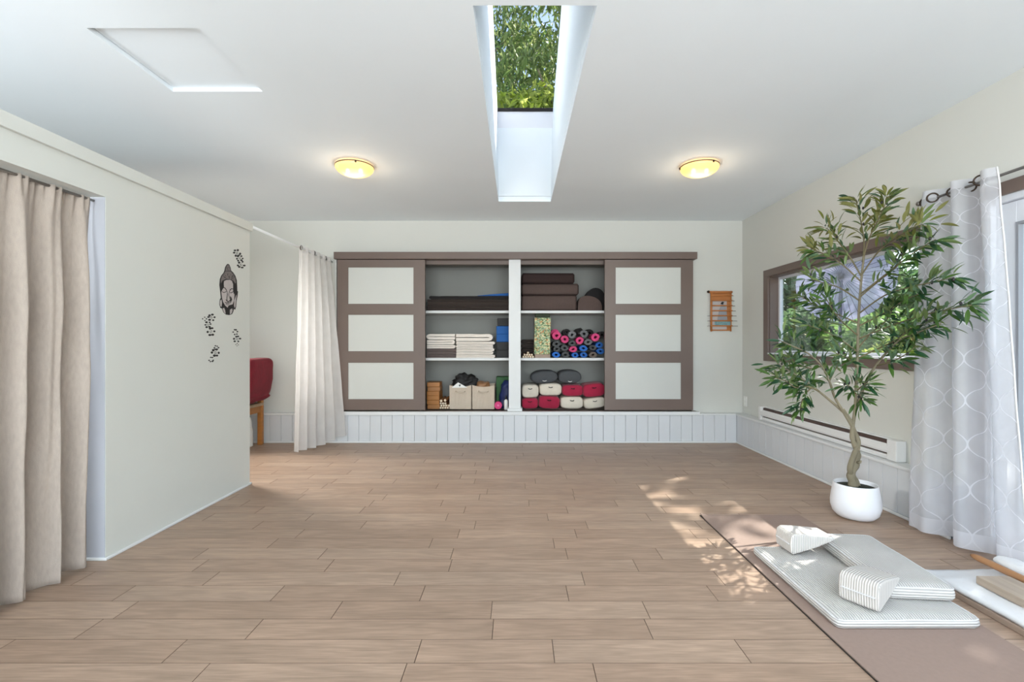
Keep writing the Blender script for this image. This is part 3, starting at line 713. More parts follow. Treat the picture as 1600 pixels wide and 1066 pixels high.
for pl in ([(182,478),(192,470),(196,500),(192,530),(184,528),(178,505)], [(298,480),(312,440),(318,430),(312,480),(308,530),(300,540),(296,520)]): decal('ear', [pl], M['decalgrey'], .0009, bd)
decal('eye', [stroke([(196,384),(206,372),(218,372),(230,388),(236,402)], 7), stroke([(196,402),(208,412),(220,410),(232,402)], 6), stroke([(258,404),(264,388),(276,380),(290,384)], 7), stroke([(258,410),(270,416),(284,408),(290,402)], 6)], M['decal'], .0012, bd)
decal('nose', [stroke([(238,400),(240,430),(236,462),(240,478)], 6), stroke([(256,400),(252,430),(258,462)], 4), stroke([(228,470),(240,486),(252,488),(262,476)], 9), [(262,440),(272,450),(280,470),(266,500),(262,480)]], M['decal'], .0012, bd)
decal('mouth', [stroke([(220,492),(234,500),(246,498),(266,496)], 8), stroke([(226,508),(240,514),(256,508)], 5), [(250,520),(276,512),(286,530),(262,548),(240,544)]], M['decal'], .0012, bd)
decal('hair_curl', [ell(R.uniform(205, 300), R.uniform(250, 300), 3.2, 3.2, 6) for _ in range(34)] + [ell(246+R.uniform(-12, 12), R.uniform(195, 228), 2.5, 2.5, 6) for _ in range(10)], M['decal'], .0012, bd)['kind'] = 'stuff'
for pl in (stroke([(208,318),(204,340),(208,372)], 12), stroke([(284,318),(298,345),(300,390),(296,420)], 16)): decal('brow', [pl], M['decal'], .0012, bd)
CLU = {'black dotted blossom decal above the face decal': [(322,84,34),(345,125,30),(356,180,34)],
       'black dotted blossom decal left of the face decal': [(50,632,20),(108,620,34),(80,680,30),(104,738,36)],
       'small black dotted blossom decal low under the chin of the face decal': [(308,742,24),(322,800,32),(322,848,14)],
       'lowest black dotted blossom decal on the partition': [(148,872,22),(142,915,36),(108,972,24)]}
for lab, cs in CLU.items():
    polys = []
    for (cx, cy, rr) in cs:
        n = 6 if rr > 20 else 4
        for i in range(n):
            a = 2*PI*i/n+R.uniform(-.3, .3); d = rr*.78*R.uniform(.85, 1.1)
            polys.append(ell(cx+d*math.cos(a), cy+d*math.sin(a), rr*.31*R.uniform(.8, 1.2), rr*.25*R.uniform(.8, 1.2), 9, a))
            if rr > 25: polys.append(ell(cx+.3*d*math.cos(a+.5), cy+.3*d*math.sin(a+.5), rr*.1, rr*.08, 7, a))
    tag(decal('blossom_decal', polys, M['decal'], .0007), lab, 'wall decal', 'blossom decals')

# ------------------------------------------------------------------ bamboo hanging on the back wall
bh = empty('bamboo_hanging', (2.33, 5.46, 1.28)); tag(bh, 'orange bamboo slat wall hanging with painted picture and metal rods, right of closet', 'wall hanging')
YH = 5.465
def hx(px): return ray(px, 0, YH).x
def hz(py): return ray(0, py, YH).z
MB().box(hx(1113), hx(1143.5), YH+.012, YH+.02, hz(517), hz(456)).build('backing_board', M['copper'], bh)
MB().box(hx(1113.5), hx(1136), YH+.008, YH+.012, hz(515), hz(470)).build('painted_figure', M['decalgrey'], bh)
MB().prism([(hx(1121), hz(503)), (hx(1137), hz(503)), (hx(1135), hz(480)), (hx(1130), hz(474)), (hx(1124), hz(484))], 'y', YH+.004, YH+.008).build('painted_robe', M['gasket'], bh)
MB().box(hx(1117), hx(1142), YH+.003, YH+.008, hz(510), hz(502.5)).build('painted_water', pm('painted_teal', (120, 156, 160), .6, .35, 60), bh)
MB().prism([(hx(1126), hz(475)), (hx(1130), hz(476)), (hx(1131.5), hz(472)), (hx(1128.5), hz(471.5))], 'y', YH+.002, YH+.007).build('painted_head', M['decal'], bh)
for px in (1111.5,): MB().tube([(hx(px), YH, hz(518)), (hx(px), YH, hz(455))], .012, 8).build('side_cane', M['copper'], bh, smooth=True)
MB().tube([(hx(1142.5), YH+.006, hz(518)), (hx(1142.5), YH+.006, hz(455.5))], .007, 8).build('side_cane', M['copper'], bh, smooth=True)
MB().tube([(hx(1108), YH, hz(456.5)), (hx(1144), YH, hz(456.5))], .013, 8).build('top_cane', M['copper'], bh, smooth=True)
MB().lathe([(.0005, -.016), (.014, -.009), (.017, 0), (.014, .009), (.0005, .016)], 12, (hx(1107), YH, hz(456))).build('knob', M['blackmetal'], bh, smooth=True)
for i in range(7):
    py = 462+i*7.9
    MB().tube([(hx(1110.5), YH-.012, hz(py)), (hx(1143.5), YH-.012, hz(py))], .0075, 8).build('slat', M['copper'], bh, smooth=True)
    MB().tube([(hx(1140), YH+.004, hz(py)), (hx(1146.5+i*1.1), YH+.004, hz(py+.3))], .0035, 6).build('metal_rod', M['steel'], bh, smooth=True)
    if i > 3: MB().tube([(hx(1112), YH+.004, hz(py)), (hx(1106.5-i*.2), YH+.004, hz(py+.3))], .003, 6).build('metal_rod', M['steel'], bh, smooth=True)

# ------------------------------------------------------------------ chair in the nook, bag below it
ch = empty('chair', (-3.05, 5.1, 0)); tag(ch, 'wooden chair with a crumpled dark red cushion in the nook', 'chair')
for (x, y, zt) in ((-2.885, 5.325, .88), (-2.885, 4.86, .88), (-3.33, 5.325, .46), (-3.33, 4.86, .46)):
    MB().cbox(x-.026, x+.026, y-.022, y+.022, 0, zt, .006).build('leg', M['wood'], ch)
for (a, b, c, d) in ((-3.33, -2.885, 5.305, 5.335), (-3.33, -2.885, 4.85, 4.88)):
    MB().prism([(a, .36), (a, .44), (b, .44), (b, .34), (b-.06, .385), (a+.08, .395)], 'y', c, d).build('seat_rail', M['wood'], ch)
MB().box(-2.90, -2.87, 4.88, 5.305, .37, .44).build('seat_rail', M['wood'], ch)
MB().cbox(-3.36, -2.855, 4.835, 5.345, .44, .475, .012).build('woven_seat', M['rattan'], ch)
MB().box(-2.90, -2.875, 4.88, 5.305, .80, .88).build('back_rail', M['wood'], ch)
def pillow(c, hx_, hy, hz_, e=.35, wob=.012, seed=0, nu=36, nv=22):
    mb = MB()
    def f(u, v_):
        a = 2*PI*u; b = -PI/2+PI*v_
        def sg(t, p): return math.copysign(abs(t)**p, t)
        x = hx_*sg(math.cos(b), e)*sg(math.cos(a), e); y = hy*sg(math.cos(b), e)*sg(math.sin(a), e); z = hz_*sg(math.sin(b), e)
        k = wob*nz(x*9+seed, y*9, z*9)+wob*.8*nz(x*22, y*22, z*30+seed)
        n_ = Vector((x/hx_, y/hy, z/hz_)); n_.normalize()
        return Vector(c)+Vector((x, y, z))+n_*k
    return mb.grid(f, nu, nv, closed_u=True)
pillow((-3.10, 5.09, .565), .27, .25, .085, .45, .03, 3).build('seat_cushion', M['redvelvet'], ch, smooth=True)
bc = MB()
def bcf(u, v_):
    a = 2*PI*u; b = -PI/2+PI*v_
    def sg(t, p): return math.copysign(abs(t)**p, t)
    x = .085*sg(math.cos(b), .5)*sg(math.cos(a), .5); y = .245*sg(math.cos(b), .3)*sg(math.sin(a), .3); z = .235*sg(math.sin(b), .3)
    low = max(0, -z/.235); x *= 1-.18*low; x += -.03*low
    k = .012*nz(y*6, z*7, 1)+.034*low*nz(y*4+2, z*34, 4)
    return Vector((-2.828+x+(.02 if x > 0 else 0)+k, 5.09+y, .745+z+.3*k))
bc.grid(bcf, 48, 40, closed_u=True).build('back_cushion', M['redvelvet'], ch, smooth=True)
bg_ = empty('printed_bag', (-3.0, 5.22, 0)); tag(bg_, 'small printed white and yellow bag on the floor under the chair', 'bag')
def bagf(u, v_):
    a = 2*PI*u; sq = lambda t: math.copysign(abs(t)**.4, t)
    return Vector((-3.0+.075*sq(math.cos(a))*(1-.2*v_**3), 5.22+.05*sq(math.sin(a))*(1-.6*v_**2), .32*v_+.004))+Vector((.006*nz(u*8, v_*6, 1), .006*nz(u*8, v_*5, 7), 0))
MB().grid(bagf, 32, 16, closed_u=True).build('bag_body', M['paper'], bg_, smooth=True)
MB().cbox(-3.06, -2.955, 5.158, 5.166, .19, .28, .003).build('yellow_print', pm('yellow_print', (214, 186, 84), .5, .3, 40), bg_)
MB().cbox(-3.06, -2.95, 5.158, 5.166, .10, .15, .003).build('dark_print', M['dark'], bg_)
MB().cbox(-3.04, -2.96, 5.156, 5.162, .055, .085, .002).build('orange_print', pm('orange_print', (206, 140, 70), .5, .3, 40), bg_)

# ------------------------------------------------------------------ closet contents
YS = 5.62                                             # fronts of the things on the shelves
def sx(px, Y=YS): return ray(px, 0, Y).x
def sz(py, Y=YS): return ray(0, py, Y).z
ZT1, ZT2, ZT3 = ZS1+.015, ZS2+.015, .36               # shelf tops and closet floor

def folded(name, x0, x1, z0, hgt, depth, mat, label, cat, group, fold_right=True, seed=0, wave=.004, y0=YS):
    """a cloth folded once: two layers joined by a rounded fold"""
    t = hgt/2; n = 10; L = x1-x0; mid = []
    for i in range(n+1): mid.append((x0+(L-t)*i/n, t/2))
    for i in range(1, 8): a = -PI/2+PI*i/8; mid.append((x1-t+t*.5*math.cos(a)*1.6, t+t/2*math.sin(a)))
    for i in range(n+1): mid.append((x1-t-(L-t)*i/n, 1.5*t))
    if not fold_right: mid = [(x0+x1-p[0], p[1]) for p in mid]
    outer = []; inner = []
    for i, p in enumerate(mid):
        a = mid[max(i-1, 0)]; b = mid[min(i+1, len(mid)-1)]; dx, dz = b[0]-a[0], b[1]-a[1]; d = math.hypot(dx, dz) or 1
        outer.append((p[0]+dz/d*t*.41, p[1]-dx/d*t*.41)); inner.append((p[0]-dz/d*t*.41, p[1]+dx/d*t*.41))
    poly = outer+inner[::-1]; m = len(poly); ny = 5; mb = MB(); vs = []
    for j in range(ny+1):
        yy = y0+depth*j/ny
        for (x, z) in poly:
            vs.append((x+.004*nz(yy*9, z*60, seed), yy+.006*nz(x*12, z*50, seed+3), z0+max(z+wave*nz(x*7+seed, yy*5, 1)*(z/hgt), .0003)))
    fs = [tuple(range(m))[::-1], tuple(range(ny*m, ny*m+m))]
    for j in range(ny):
        for i in range(m): fs.append((j*m+i, j*m+(i+1) % m, (j+1)*m+(i+1) % m, (j+1)*m+i))
    mb.add(vs, fs)
    return tag(mb.build(name, mat, smooth=False), label, cat, group)
def stack(spec, z):        # (x0px, x1px, height, mat, name, label, cat, group)
    for i, (a, b, h_, m_, nm, lab, cat, grp, fr) in enumerate(spec):
        folded(nm, sx(a), sx(b), z, h_, .36, M[m_], lab, cat, grp, fr, seed=i*7+a)
        z += h_+.0008
    return z
px = .00759
g1 = 'folded dark mats on the top shelf'
names = ['lowest', 'second lowest', 'third', 'fourth', 'fifth']
spec = [(667.5, 795+R.uniform(-1, 1), .0265, 'brownmat', 'folded_mat', f'dark brown folded mat, {names[i]} in the stack on the top left shelf', 'mat', g1, i % 2 == 0) for i in range(5)]
spec += [(671, 795, .040, 'blackmat', 'folded_mat', 'black folded mat above the brown mats on the top left shelf', 'mat', g1, False)]
z = stack(spec, ZT1)
def wedge_mat(s, t):
    return Vector((sx(748)+s*(sx(794.5)-sx(748)), YS+.02+.33*t, z+.001+.028*s))
mbw = MB(); mbw.prism([(sx(746), z), (sx(794.5), z), (sx(794.5), z+.034), (sx(770), z+.021), (sx(746), z+.004)], 'y', YS+.01, YS+.36)
tag(mbw.build('folded_mat', M['blue'], bevel=.002), 'blue mat lying on top of the dark mats', 'mat', g1)

def bolster(x0, x1, z0, h_, mat, label, group, depth=.36, rad=None, name='bolster', cat='bolster', y0=YS):
    rad = rad or h_*.42; t = empty(name, ((x0+x1)/2, y0+depth/2, z0)); tag(t, label, cat, group)
    MB().cbox(x0, x1, y0, y0+depth, z0, z0+h_, .03).build('bolster_body', mat, t, smooth=True)
    MB().tube([(x0+.012, y0-.001, z0+h_-.006), (x1-.02, y0-.001, z0+h_-.006), (x1-.006, y0-.001, z0+h_-.022), (x1-.006, y0-.001, z0+.02), (x1-.018, y0-.001, z0+.007), (x0+.012, y0-.001, z0+.007)], .003, 6).build('piping', M['brownbolster_dark'], t, smooth=True)
    return t
g = 'brown bolsters on the top shelf'
xb0 = PX1+.012
bolster(xb0, sx(901.5), ZT1, .186, M['brownbolster'], 'thickest brown bolster at the bottom on the top right shelf', g)
bolster(xb0, sx(904.5), ZT1+.187, .136, M['brownbolster'], 'brown bolster in the middle of the top right shelf pile', g)
bolster(xb0, sx(898), ZT1+.324, .124, M['brownbolster_dark'], 'dark brown bolster on top of the top right shelf pile', g)
def dome(x0, x1, z0, h_, y0, depth, mat, label, name, cat, skew=.5):
    poly = [(x0, z0)] + [(x0+(x1-x0)*(.5-.5*math.cos(PI*i/14)), z0+h_*math.sin(PI*min(1, (i/14)**skew if skew != 1 else i/14))**.6 if 0 < i < 14 else z0+.002) for i in range(15)] + [(x1, z0)]
    return tag(MB().prism(poly, 'y', y0, y0+depth).build(name, mat, bevel=.008, bseg=2), label, cat)
dome(sx(903), sx(941), ZT1, .178, YS, .18, M['brownbolster'], 'small half-round brown cushion beside the bolster pile', 'round_cushion', 'cushion', .8)
dome(sx(913, 5.82), sx(948, 5.82), ZT1, .295, 5.81, .2, M['blackmat'], 'black round cushion behind the half-round brown cushion', 'round_cushion', 'cushion', 1)

# middle left shelf
g2 = 'folded blankets on the middle shelf'
spec = [(667, 712, .036, 'taupecloth', 'folded_blanket', f'taupe folded blanket, {q} under the cream ones', 'blanket', g2, True) for q in ('lowest', 'middle', 'topmost')]
spec += [(667, 711, .046, 'creamcloth', 'folded_blanket', 'cream folded blanket lying directly on the taupe blankets', 'blanket', g2, True),
         (667, 710, .058, 'creamcloth', 'folded_blanket', 'cream folded blanket second from top of the left stack', 'blanket', g2, True),
         (667, 711, .072, 'creamcloth', 'folded_blanket', 'rumpled cream folded blanket on top of the left stack', 'blanket', g2, False)]
stack(spec, ZT2)
nm5 = ['lowest', 'second lowest', 'third lowest', 'fourth lowest', 'second from top']
spec = [(712.8, 772+R.uniform(-2.5, 1), .0385, 'creamcloth', 'folded_blanket', f'cream folded blanket, {q} of the right stack beside the yoga blocks', 'blanket', g2, i != 3) for i, q in enumerate(nm5)]
spec += [(712.5, 768.5, .092, 'creamcloth', 'folded_blanket', 'thick cream folded blanket on top of the right stack', 'blanket', g2, True)]
stack(spec, ZT2)
g3 = 'stacked foam yoga blocks'
z = ZT2
for m_, lab, off in (('charcoal', 'charcoal yoga block at the bottom of the block stack', 0), ('charcoal', 'charcoal yoga block just under the blue blocks', 0), ('blue', 'lower blue yoga block in the block stack', -.003), ('blue', 'upper blue yoga block in the block stack', -.004), ('charcoal', 'black yoga block on top of the blue blocks', .008)):
    x0 = sx(776)+off
    tag(MB().cbox(x0, PX0+.045, YS, YS+.225, z, z+.094, .006).build('yoga_block', M[m_]), lab, 'yoga block', g3); z += .0946

# middle right shelf
ORD = ['leftmost', 'second from left', 'third from left', 'fourth from left', 'fifth from left']; ROW3 = ['bottom', 'second', 'third']
def rod(p0, p1, r, label, group, mat='rodwood'):
    t = empty('wooden_rod', p0); tag(t, label, 'rod', group)
    p0, p1 = Vector(p0), Vector(p1); d = (p1-p0).normalized()
    MB().tube([p0, p1], r, 10).build('shaft', M[mat], t, smooth=False)
    MB().tube([p0-d*.004, p0+d*.001], [r*.82, r*.95], 10).build('pale_end', M['rodend'], t)
i = 0
for row, (n, yy) in enumerate(((5, 0), (4, 1), (1, 2))):
    for k in range(n):
        cx_ = 817.8+row*1.9+k*3.75 if row < 2 else 825
        p = Vector((sx(cx_), YS, ZT2+.0135+row*.0238))
        rod(p, p+Vector((0, .33, 0)), .0132, f'thin wooden rod, {ORD[k]}, {ROW3[row]} row of bundle beside floral boxes', 'wooden rods on the middle shelf')
z = ZT2
for j in range(4):
    folded('folded_blanket', xb0, sx(838, 5.86), z, .055, .16, M['brownmat'], f'dark folded blanket behind the rod bundle, {["lowest","second","third","topmost"][j]} of four', 'blanket', 'dark blankets behind the rods', False, seed=50+j, y0=5.86); z += .056
fx0, fx1 = sx(835.3), sx(860.5)
tag(MB().cbox(fx0+.002, fx1-.004, YS, YS+.2, ZT2, ZT2+.042, .004).build('tan_box', M['blockboard']), 'flat tan box under the floral boxes', 'box')
tag(MB().cbox(fx0-.004, fx1-.006, YS+.002, YS+.2, ZT2+.0425, ZT2+.285, .006).build('floral_box', M['floral']), 'taller floral patterned box standing on the tan box', 'box', 'floral boxes')
tag(MB().cbox(fx0, fx1, YS, YS+.2, ZT2+.2855, ZT2+.478, .006).build('floral_box', M['floral']), 'upper floral patterned box on the taller floral box', 'box', 'floral boxes')
tag(MB().cbox(fx0+.012, fx1-.006, YS+.06, YS+.22, ZT2+.4785, ZT2+.535, .004).build('green_box', pm('dark_green_card', (52, 62, 40), .7)), 'dark green box on top of the floral boxes', 'box')

def spiral_data(r0, r1, turns, L, seg=20):
    t = (r1-r0)/turns; N = int(turns*seg); mb = MB(); pr = []
    for i in range(N+1):
        a = 2*PI*i/seg; r = r0+(r1-r0-t*.9)*i/N
        pr.append(((r)*math.cos(a), r*math.sin(a), (r+t*.86)*math.cos(a), (r+t*.86)*math.sin(a)))
    vs = []
    for (a, b, c, d) in pr: vs += [(a, 0, b), (c, 0, d), (a, L, b), (c, L, d)]
    fs = []
    for i in range(N):
        p, q = i*4, i*4+4
        fs += [(p, q, q+1, p+1), (p+2, p+3, q+3, q+2), (p+1, q+1, q+3, p+3), (p, p+2, q+2, q)]
    fs += [(0, 1, 3, 2), (N*4, N*4+2, N*4+3, N*4+1)]
    mb.add(vs, fs); o = mb.build('mat_roll', None, origin=(0, 0, 0)); d = o.data; bpy.data.objects.remove(o); return d
roll_base = {}
for m_ in ('pink', 'grey', 'darkgrey', 'bluemat', 'brownroll', 'blackmat'):
    d = spiral_data(.013, .0535, 3.0, .38); d.materials.append(M[m_]); roll_base[m_] = d
RO = [('pink', 869.5, 525, 1.05, 'upper left, touching the floral box'), ('pink', 882.6, 530.6, 1, 'second from the floral box in the upper rows'), ('grey', 894, 523.6, .98, 'top row, middle'),
      ('grey', 912.8, 522.2, 1, 'top row, right of the middle'), ('pink', 905.6, 532.6, .95, 'second row, below two grey rolls'), ('grey', 918.9, 535, 1, 'second row, right'), ('pink', 930.2, 527.6, 1.05, 'upper right, by the closet door'),
      ('darkgrey', 869.7, 537.2, 1, 'left, under the upper left pink roll'), ('darkgrey', 894, 536.8, .92, 'centre of the pile'), ('darkgrey', 882.4, 543.6, .95, 'centre left of the pile'),
      ('darkgrey', 870.0, 547.6, .85, 'left, just above a blue roll'), ('pink', 895.8, 547.4, 1, 'lower middle, the lowest pink one'), ('bluemat', 911.6, 546, 1, 'middle right, above two blue rolls'), ('darkgrey', 926.4, 545.6, .92, 'right, above the brown roll'),
      ('bluemat', 868.9, 556.4, .96, 'bottom row, leftmost'), ('darkgrey', 883.4, 555.2, .96, 'bottom row, second from left'), ('bluemat', 898.5, 556.9, .85, 'bottom row, middle'), ('bluemat', 912.2, 556.6, .9, 'bottom row, right of the middle'), ('brownroll', 926.6, 556.2, .96, 'bottom row, right'),
      ('bluemat', 936.5, 539, .95, 'far right, upper'), ('bluemat', 938, 551, .95, 'far right, lower'), ('blackmat', 941, 523.5, .9, 'far right top, half hidden')]
cn = {'pink': 'pink', 'grey': 'grey', 'darkgrey': 'dark grey', 'bluemat': 'blue', 'brownroll': 'brown', 'blackmat': 'black'}
for m_, cx_, cy_, s_, lab in RO:
    fl = .74 if cy_ > 534 else .93
    if cy_ > 552: cy_ = 559.2-7.05*s_*fl
    elif cy_ > 543.8: cy_ -= 1.8
    o = inst(roll_base[m_], (sx(cx_), YS+R.uniform(-.01, .015), sz(cy_)), (0, 0, 0), scale=(s_*.97*R.choice((1, -1)), .58 if cy_ < 534 else 1, s_*fl*R.choice((1, -1))), name='mat_roll')
    tag(o, f'rolled {cn[m_]} yoga mat, {lab}', 'yoga mat', 'rolled yoga mats on the middle shelf')
for m_, cx_, cy_, s_, lab in (('blackmat', 885.5, 520.5, 1, 'left'), ('blackmat', 904.5, 519, 1.05, 'middle'), ('blackmat', 921, 521.5, 1.05, 'right')):
    o = inst(roll_base[m_], (sx(cx_, 5.86), 5.86, sz(cy_, 5.86)), (0, R.uniform(0, 6), 0), scale=(s_, .45, s_), name='mat_roll')
    tag(o, f'rolled black yoga mat peeking from behind the top row, {lab}', 'yoga mat', 'rolled yoga mats on the middle shelf')
o = inst(roll_base['pink'], (sx(867.5, 5.86), 5.86, sz(521, 5.86)), (0, 1, 0), scale=(1.1, .45, 1.1), name='mat_roll'); tag(o, 'rolled crimson yoga mat peeking from behind the floral box', 'yoga mat', 'rolled yoga mats on the middle shelf')

# lower left compartment
z = ZT3
for j in range(6):
    a = R.uniform(-.05, .05)
    o = MB().cbox(-.075, .075, -.11, .11, 0, .052, .004).build('wooden_block', M['wood'], origin=(0, 0, 0))
    o.location = (sx(676.5)+R.uniform(-.004, .004), YS+.13, z); o.rotation_euler = (0, 0, a); z += .0525
    tag(o, f'honey coloured wooden block, {["lowest","second","third","fourth","fifth","topmost"][j]} of the stack in the lower left corner', 'wooden block', 'stacked wooden blocks')
for row, n in enumerate((4, 4, 3)):
    for k in range(n):
        p = Vector((sx(688.3+(row % 2)*1.3+k*3.72), YS+.004+R.uniform(0, .012), ZT3+.0145+row*.0262))
        rod(p, p+Vector((0, .32, 0)), .0138, f'wooden rod, {ORD[k]}, {ROW3[row]} row of pile beside beige bin', 'wooden rods on the closet floor')
for k, (cx_, dx) in enumerate(((689.5, .006), (695.2, .02))):
    p = Vector((sx(cx_), YS-.01+.02*k, ZT3+.0985+.004*k)); rod(p, p+Vector((dx, .28, .012)), .0165, f'wooden rod lying across the top of the rod pile, {("left","right")[k]} one', 'wooden rods on the closet floor')

def fbin(x0, x1, label):
    t = empty('fabric_bin', ((x0+x1)/2, YS+.15, ZT3)); tag(t, label, 'bin', 'beige fabric bins')
    hgt = .285; D = .3; mb = MB(); W = .006
    def wall(ax, ay, bx, by, sag):
        n = 10; vs = []
        nx, ny = by-ay, -(bx-ax); L = math.hypot(nx, ny); nx, ny = nx/L*W, ny/L*W
        for i in range(n+1):
            s = i/n; zt = hgt-sag*math.sin(PI*s)
            for (ox, oy) in ((0, 0), (-nx, -ny)):
                for zz in (.003, zt): vs.append((ax+(bx-ax)*s+ox, ay+(by-ay)*s+oy+(.004*nz(s*5, zz*9, x0)), ZT3+zz))
        fs = []
        for i in range(n):
            p, q = i*4, i*4+4
            fs += [(p, q, q+1, p+1), (p+2, p+3, q+3, q+2), (p+1, q+1, q+3, p+3), (p, p+2, q+2, q)]
        fs += [(0, 1, 3, 2), (n*4, n*4+2, n*4+3, n*4+1)]; mb.add(vs, fs)
    y0, y1 = YS-.01, YS-.01+D
    wall(x0, y0, x1, y0, .022); wall(x1, y0, x1, y1, .006); wall(x1, y1, x0, y1, .006); wall(x0, y1, x0, y0, .006)
    mb.box(x0+W, x1-W, y0+W, y1-W, .36, .37)
    mb.build('bin_body', M['beige'], t)
    xm = (x0+x1)/2
    MB().tube([(xm-.055, y0-.002, ZT3+.212), (xm-.04, y0-.016, ZT3+.204), (xm, y0-.02, ZT3+.200), (xm+.04, y0-.016, ZT3+.204), (xm+.055, y0-.002, ZT3+.212)], .0085, 8).build('handle', M['beige'], t, smooth=True)
    MB().cbox(xm-.08, xm+.08, y0-.0035, y0+.002, ZT3+.2, ZT3+.232, .001).build('handle_patch', M['beige'], t)
fbin(sx(702.5), sx(736.5), 'beige fabric bin with black clothes heaped in it')
fbin(sx(738), sx(772.5), 'beige fabric bin next to the pink ball')
mb = pillow((sx(724), YS+.12, ZT3+.325), .135, .11, .07, .8, .065, 9)
tag(mb.build('black_clothes', M['dark'], smooth=True), 'crumpled black garment heaped on the left beige bin', 'clothing')
tag(MB().prism([(sx(706), ZT3+.255), (sx(731), ZT3+.255), (sx(716), ZT3+.318)], 'y', YS-.022, YS-.0165).build('white_paper', M['paper']), 'folded white paper sticking out of the left beige bin', 'paper')
mb = pillow((sx(751), YS+.14, ZT3+.27), .09, .09, .04, .7, .03, 14)
tag(mb.build('brown_cloth', M['stick'], smooth=True), 'brown cloth inside the right beige bin', 'cloth')
tag(MB().cbox(sx(775.5, 5.80), PX0+.05, 5.80, 5.98, ZT3, ZT3+.37, .006).build('green_box', M['green_box']), 'green printed box behind the navy bag', 'box')
mb = pillow((sx(788), YS+.105, ZT3+.165), .07, .05, .155, .55, .03, 21)
for i, v in enumerate(mb.v): mb.v[i] = (v[0]+(v[2]-ZT3-.1)*.25, v[1], v[2])
tag(mb.build('navy_bag', M['bluebag'], smooth=True), 'navy blue nylon bag leaning at the middle post', 'bag')
pb = empty('pink_roll', (sx(778.5), YS-.02, ZT3)); tag(pb, 'pink foam roller with a hollow end beside the right bin', 'foam roller')
c = Vector((sx(778.5), YS-.03, ZT3+.046))
mbx = MB().lathe([(.014, 0), (.042, 0), (.045, .004), (.045, .066), (.042, .07), (.014, .07)], 24, (0, 0, 0), close=True)
mbx.v = [(c.x+v[0], c.y+v[2], c.z+v[1]) for v in mbx.v]; mbx.build('roller_body', M['pink'], pb, smooth=False)
mbx = MB().lathe([(.0005, 0), (.0135, 0), (.0135, .002), (.0005, .002)], 16); mbx.v = [(c.x+v[0], c.y+.01+v[2], c.z+v[1]) for v in mbx.v]; mbx.build('core', pm('light_pink', (240, 130, 176), .6), pb)
bt = empty('spray_bottle', (sx(790.6), YS-.06, ZT3)); tag(bt, 'small white bottle with a black cap beside the middle post', 'bottle')
c = (sx(790.6, YS-.06), YS-.06, ZT3)
MB().lathe([(.0005, .001), (.02, .001), (.023, .006), (.023, .10), (.018, .115), (.009, .12), (.009, .125)], 20, c).build('bottle_body', M['plastic_white'], bt, smooth=True)
MB().lathe([(.010, .124), (.012, .125), (.012, .15), (.006, .155), (.006, .17), (.0005, .171)], 16, c).build('cap', M['black_plastic'], bt, smooth=True)

# lower right compartment: cushions
def zcushion(x0, x1, z0, h_, mat, label, rot=0, y0=YS, D=.34, e=.52, grp='meditation cushions', strap='decal', sdz=.0):
    a = (x1-x0)/2; b = h_/2; t = empty('meditation_cushion', (x0+a, y0+D/2, z0)); tag(t, label, 'cushion', grp)
    ys = [0, .006, .02, .05, .11, .17, .23, .29, .32, .334, .34]; sc = [.72, .86, .955, 1, 1.02, 1.03, 1.02, 1, .955, .86, .7]
    n = 36; vs = []; seed = x0*13
    cr, sr = math.cos(rot), math.sin(rot)
    for yy, s in zip(ys, sc):
        for k in range(n):
            an = 2*PI*k/n; ca, sa = math.cos(an), math.sin(an)
            sq = lambda q: math.copysign(abs(q)**e, q)
            x, z = a*sq(ca)*(1-(1-s)*.55), b*sq(sa)*s
            q = 1+.03*nz(x*14+seed, yy*12, z*14)
            x, z = x*q, z*q
            vs.append((x0+a+x*cr-z*sr, y0+yy*D/.34, z0+b+x*sr+z*cr))
    m = len(ys); fs = [tuple(range(n))[::-1], tuple(range((m-1)*n, m*n))]
    for j in range(m-1):
        for k in range(n): fs.append((j*n+k, j*n+(k+1) % n, (j+1)*n+(k+1) % n, (j+1)*n+k))
    MB().add(vs, fs).build('cushion_body', mat, t, smooth=True)
    sm = {'decal': M['decal'], 'white': M['paper']}[strap]
    u = .3*b+sdz; cx_ = x0+a; zc = z0+b+.42*b+sdz
    pts = [Vector((-.022, 0, 0)), Vector((-.014, -.012, -.004)), Vector((0, -.015, -.006)), Vector((.014, -.012, -.004)), Vector((.022, 0, 0))]
    MB().tube([Vector((cx_+p.x*cr, y0+p.y-.001, zc+p.z+p.x*sr)) for p in pts], .0045, 6).build('handle', sm, t, smooth=True)
    return t
c0 = ZT3
zcushion(xb0, sx(841), c0, .128, M['crimson'], 'crimson cushion at the bottom left beside the middle post')
zcushion(sx(841.3), sx(875), c0, .152, M['crimson'], 'crimson cushion second from left in the bottom row', -.06)
zcushion(sx(876), sx(911.8), c0, .146, M['creamcushion'], 'cream cushion in the bottom row beside a crimson one')
zcushion(sx(912.3), sx(947), c0+.006, .128, M['creamcushion'], 'tilted cream cushion at the bottom right by the closet door', .13)
zcushion(xb0, sx(842), c0+.130, .160, M['creamcushion'], 'cream cushion in the upper row beside the middle post')
zcushion(sx(842.7), sx(878), c0+.156, .148, M['creamcushion'], 'cream cushion in the upper row under the grey cushions')
zcushion(sx(878.6), sx(911.5), c0+.150, .136, M['crimson'], 'crimson cushion in the upper row under the right grey cushion')
zcushion(sx(911), sx(946), c0+.142, .160, M['crimson'], 'crimson cushion in the upper row by the closet door', .10)
zcushion(sx(829.5), sx(872.5), c0+.302, .150, M['greycushion'], 'large dark grey round cushion on top, nearer the middle post', .06, e=.85, strap='white', sdz=-.07)
zcushion(sx(872.5), sx(909), c0+.300, .156, M['greycushion'], 'dark grey round cushion on top, nearer the closet door', 0, e=.8, strap='white', sdz=-.08)

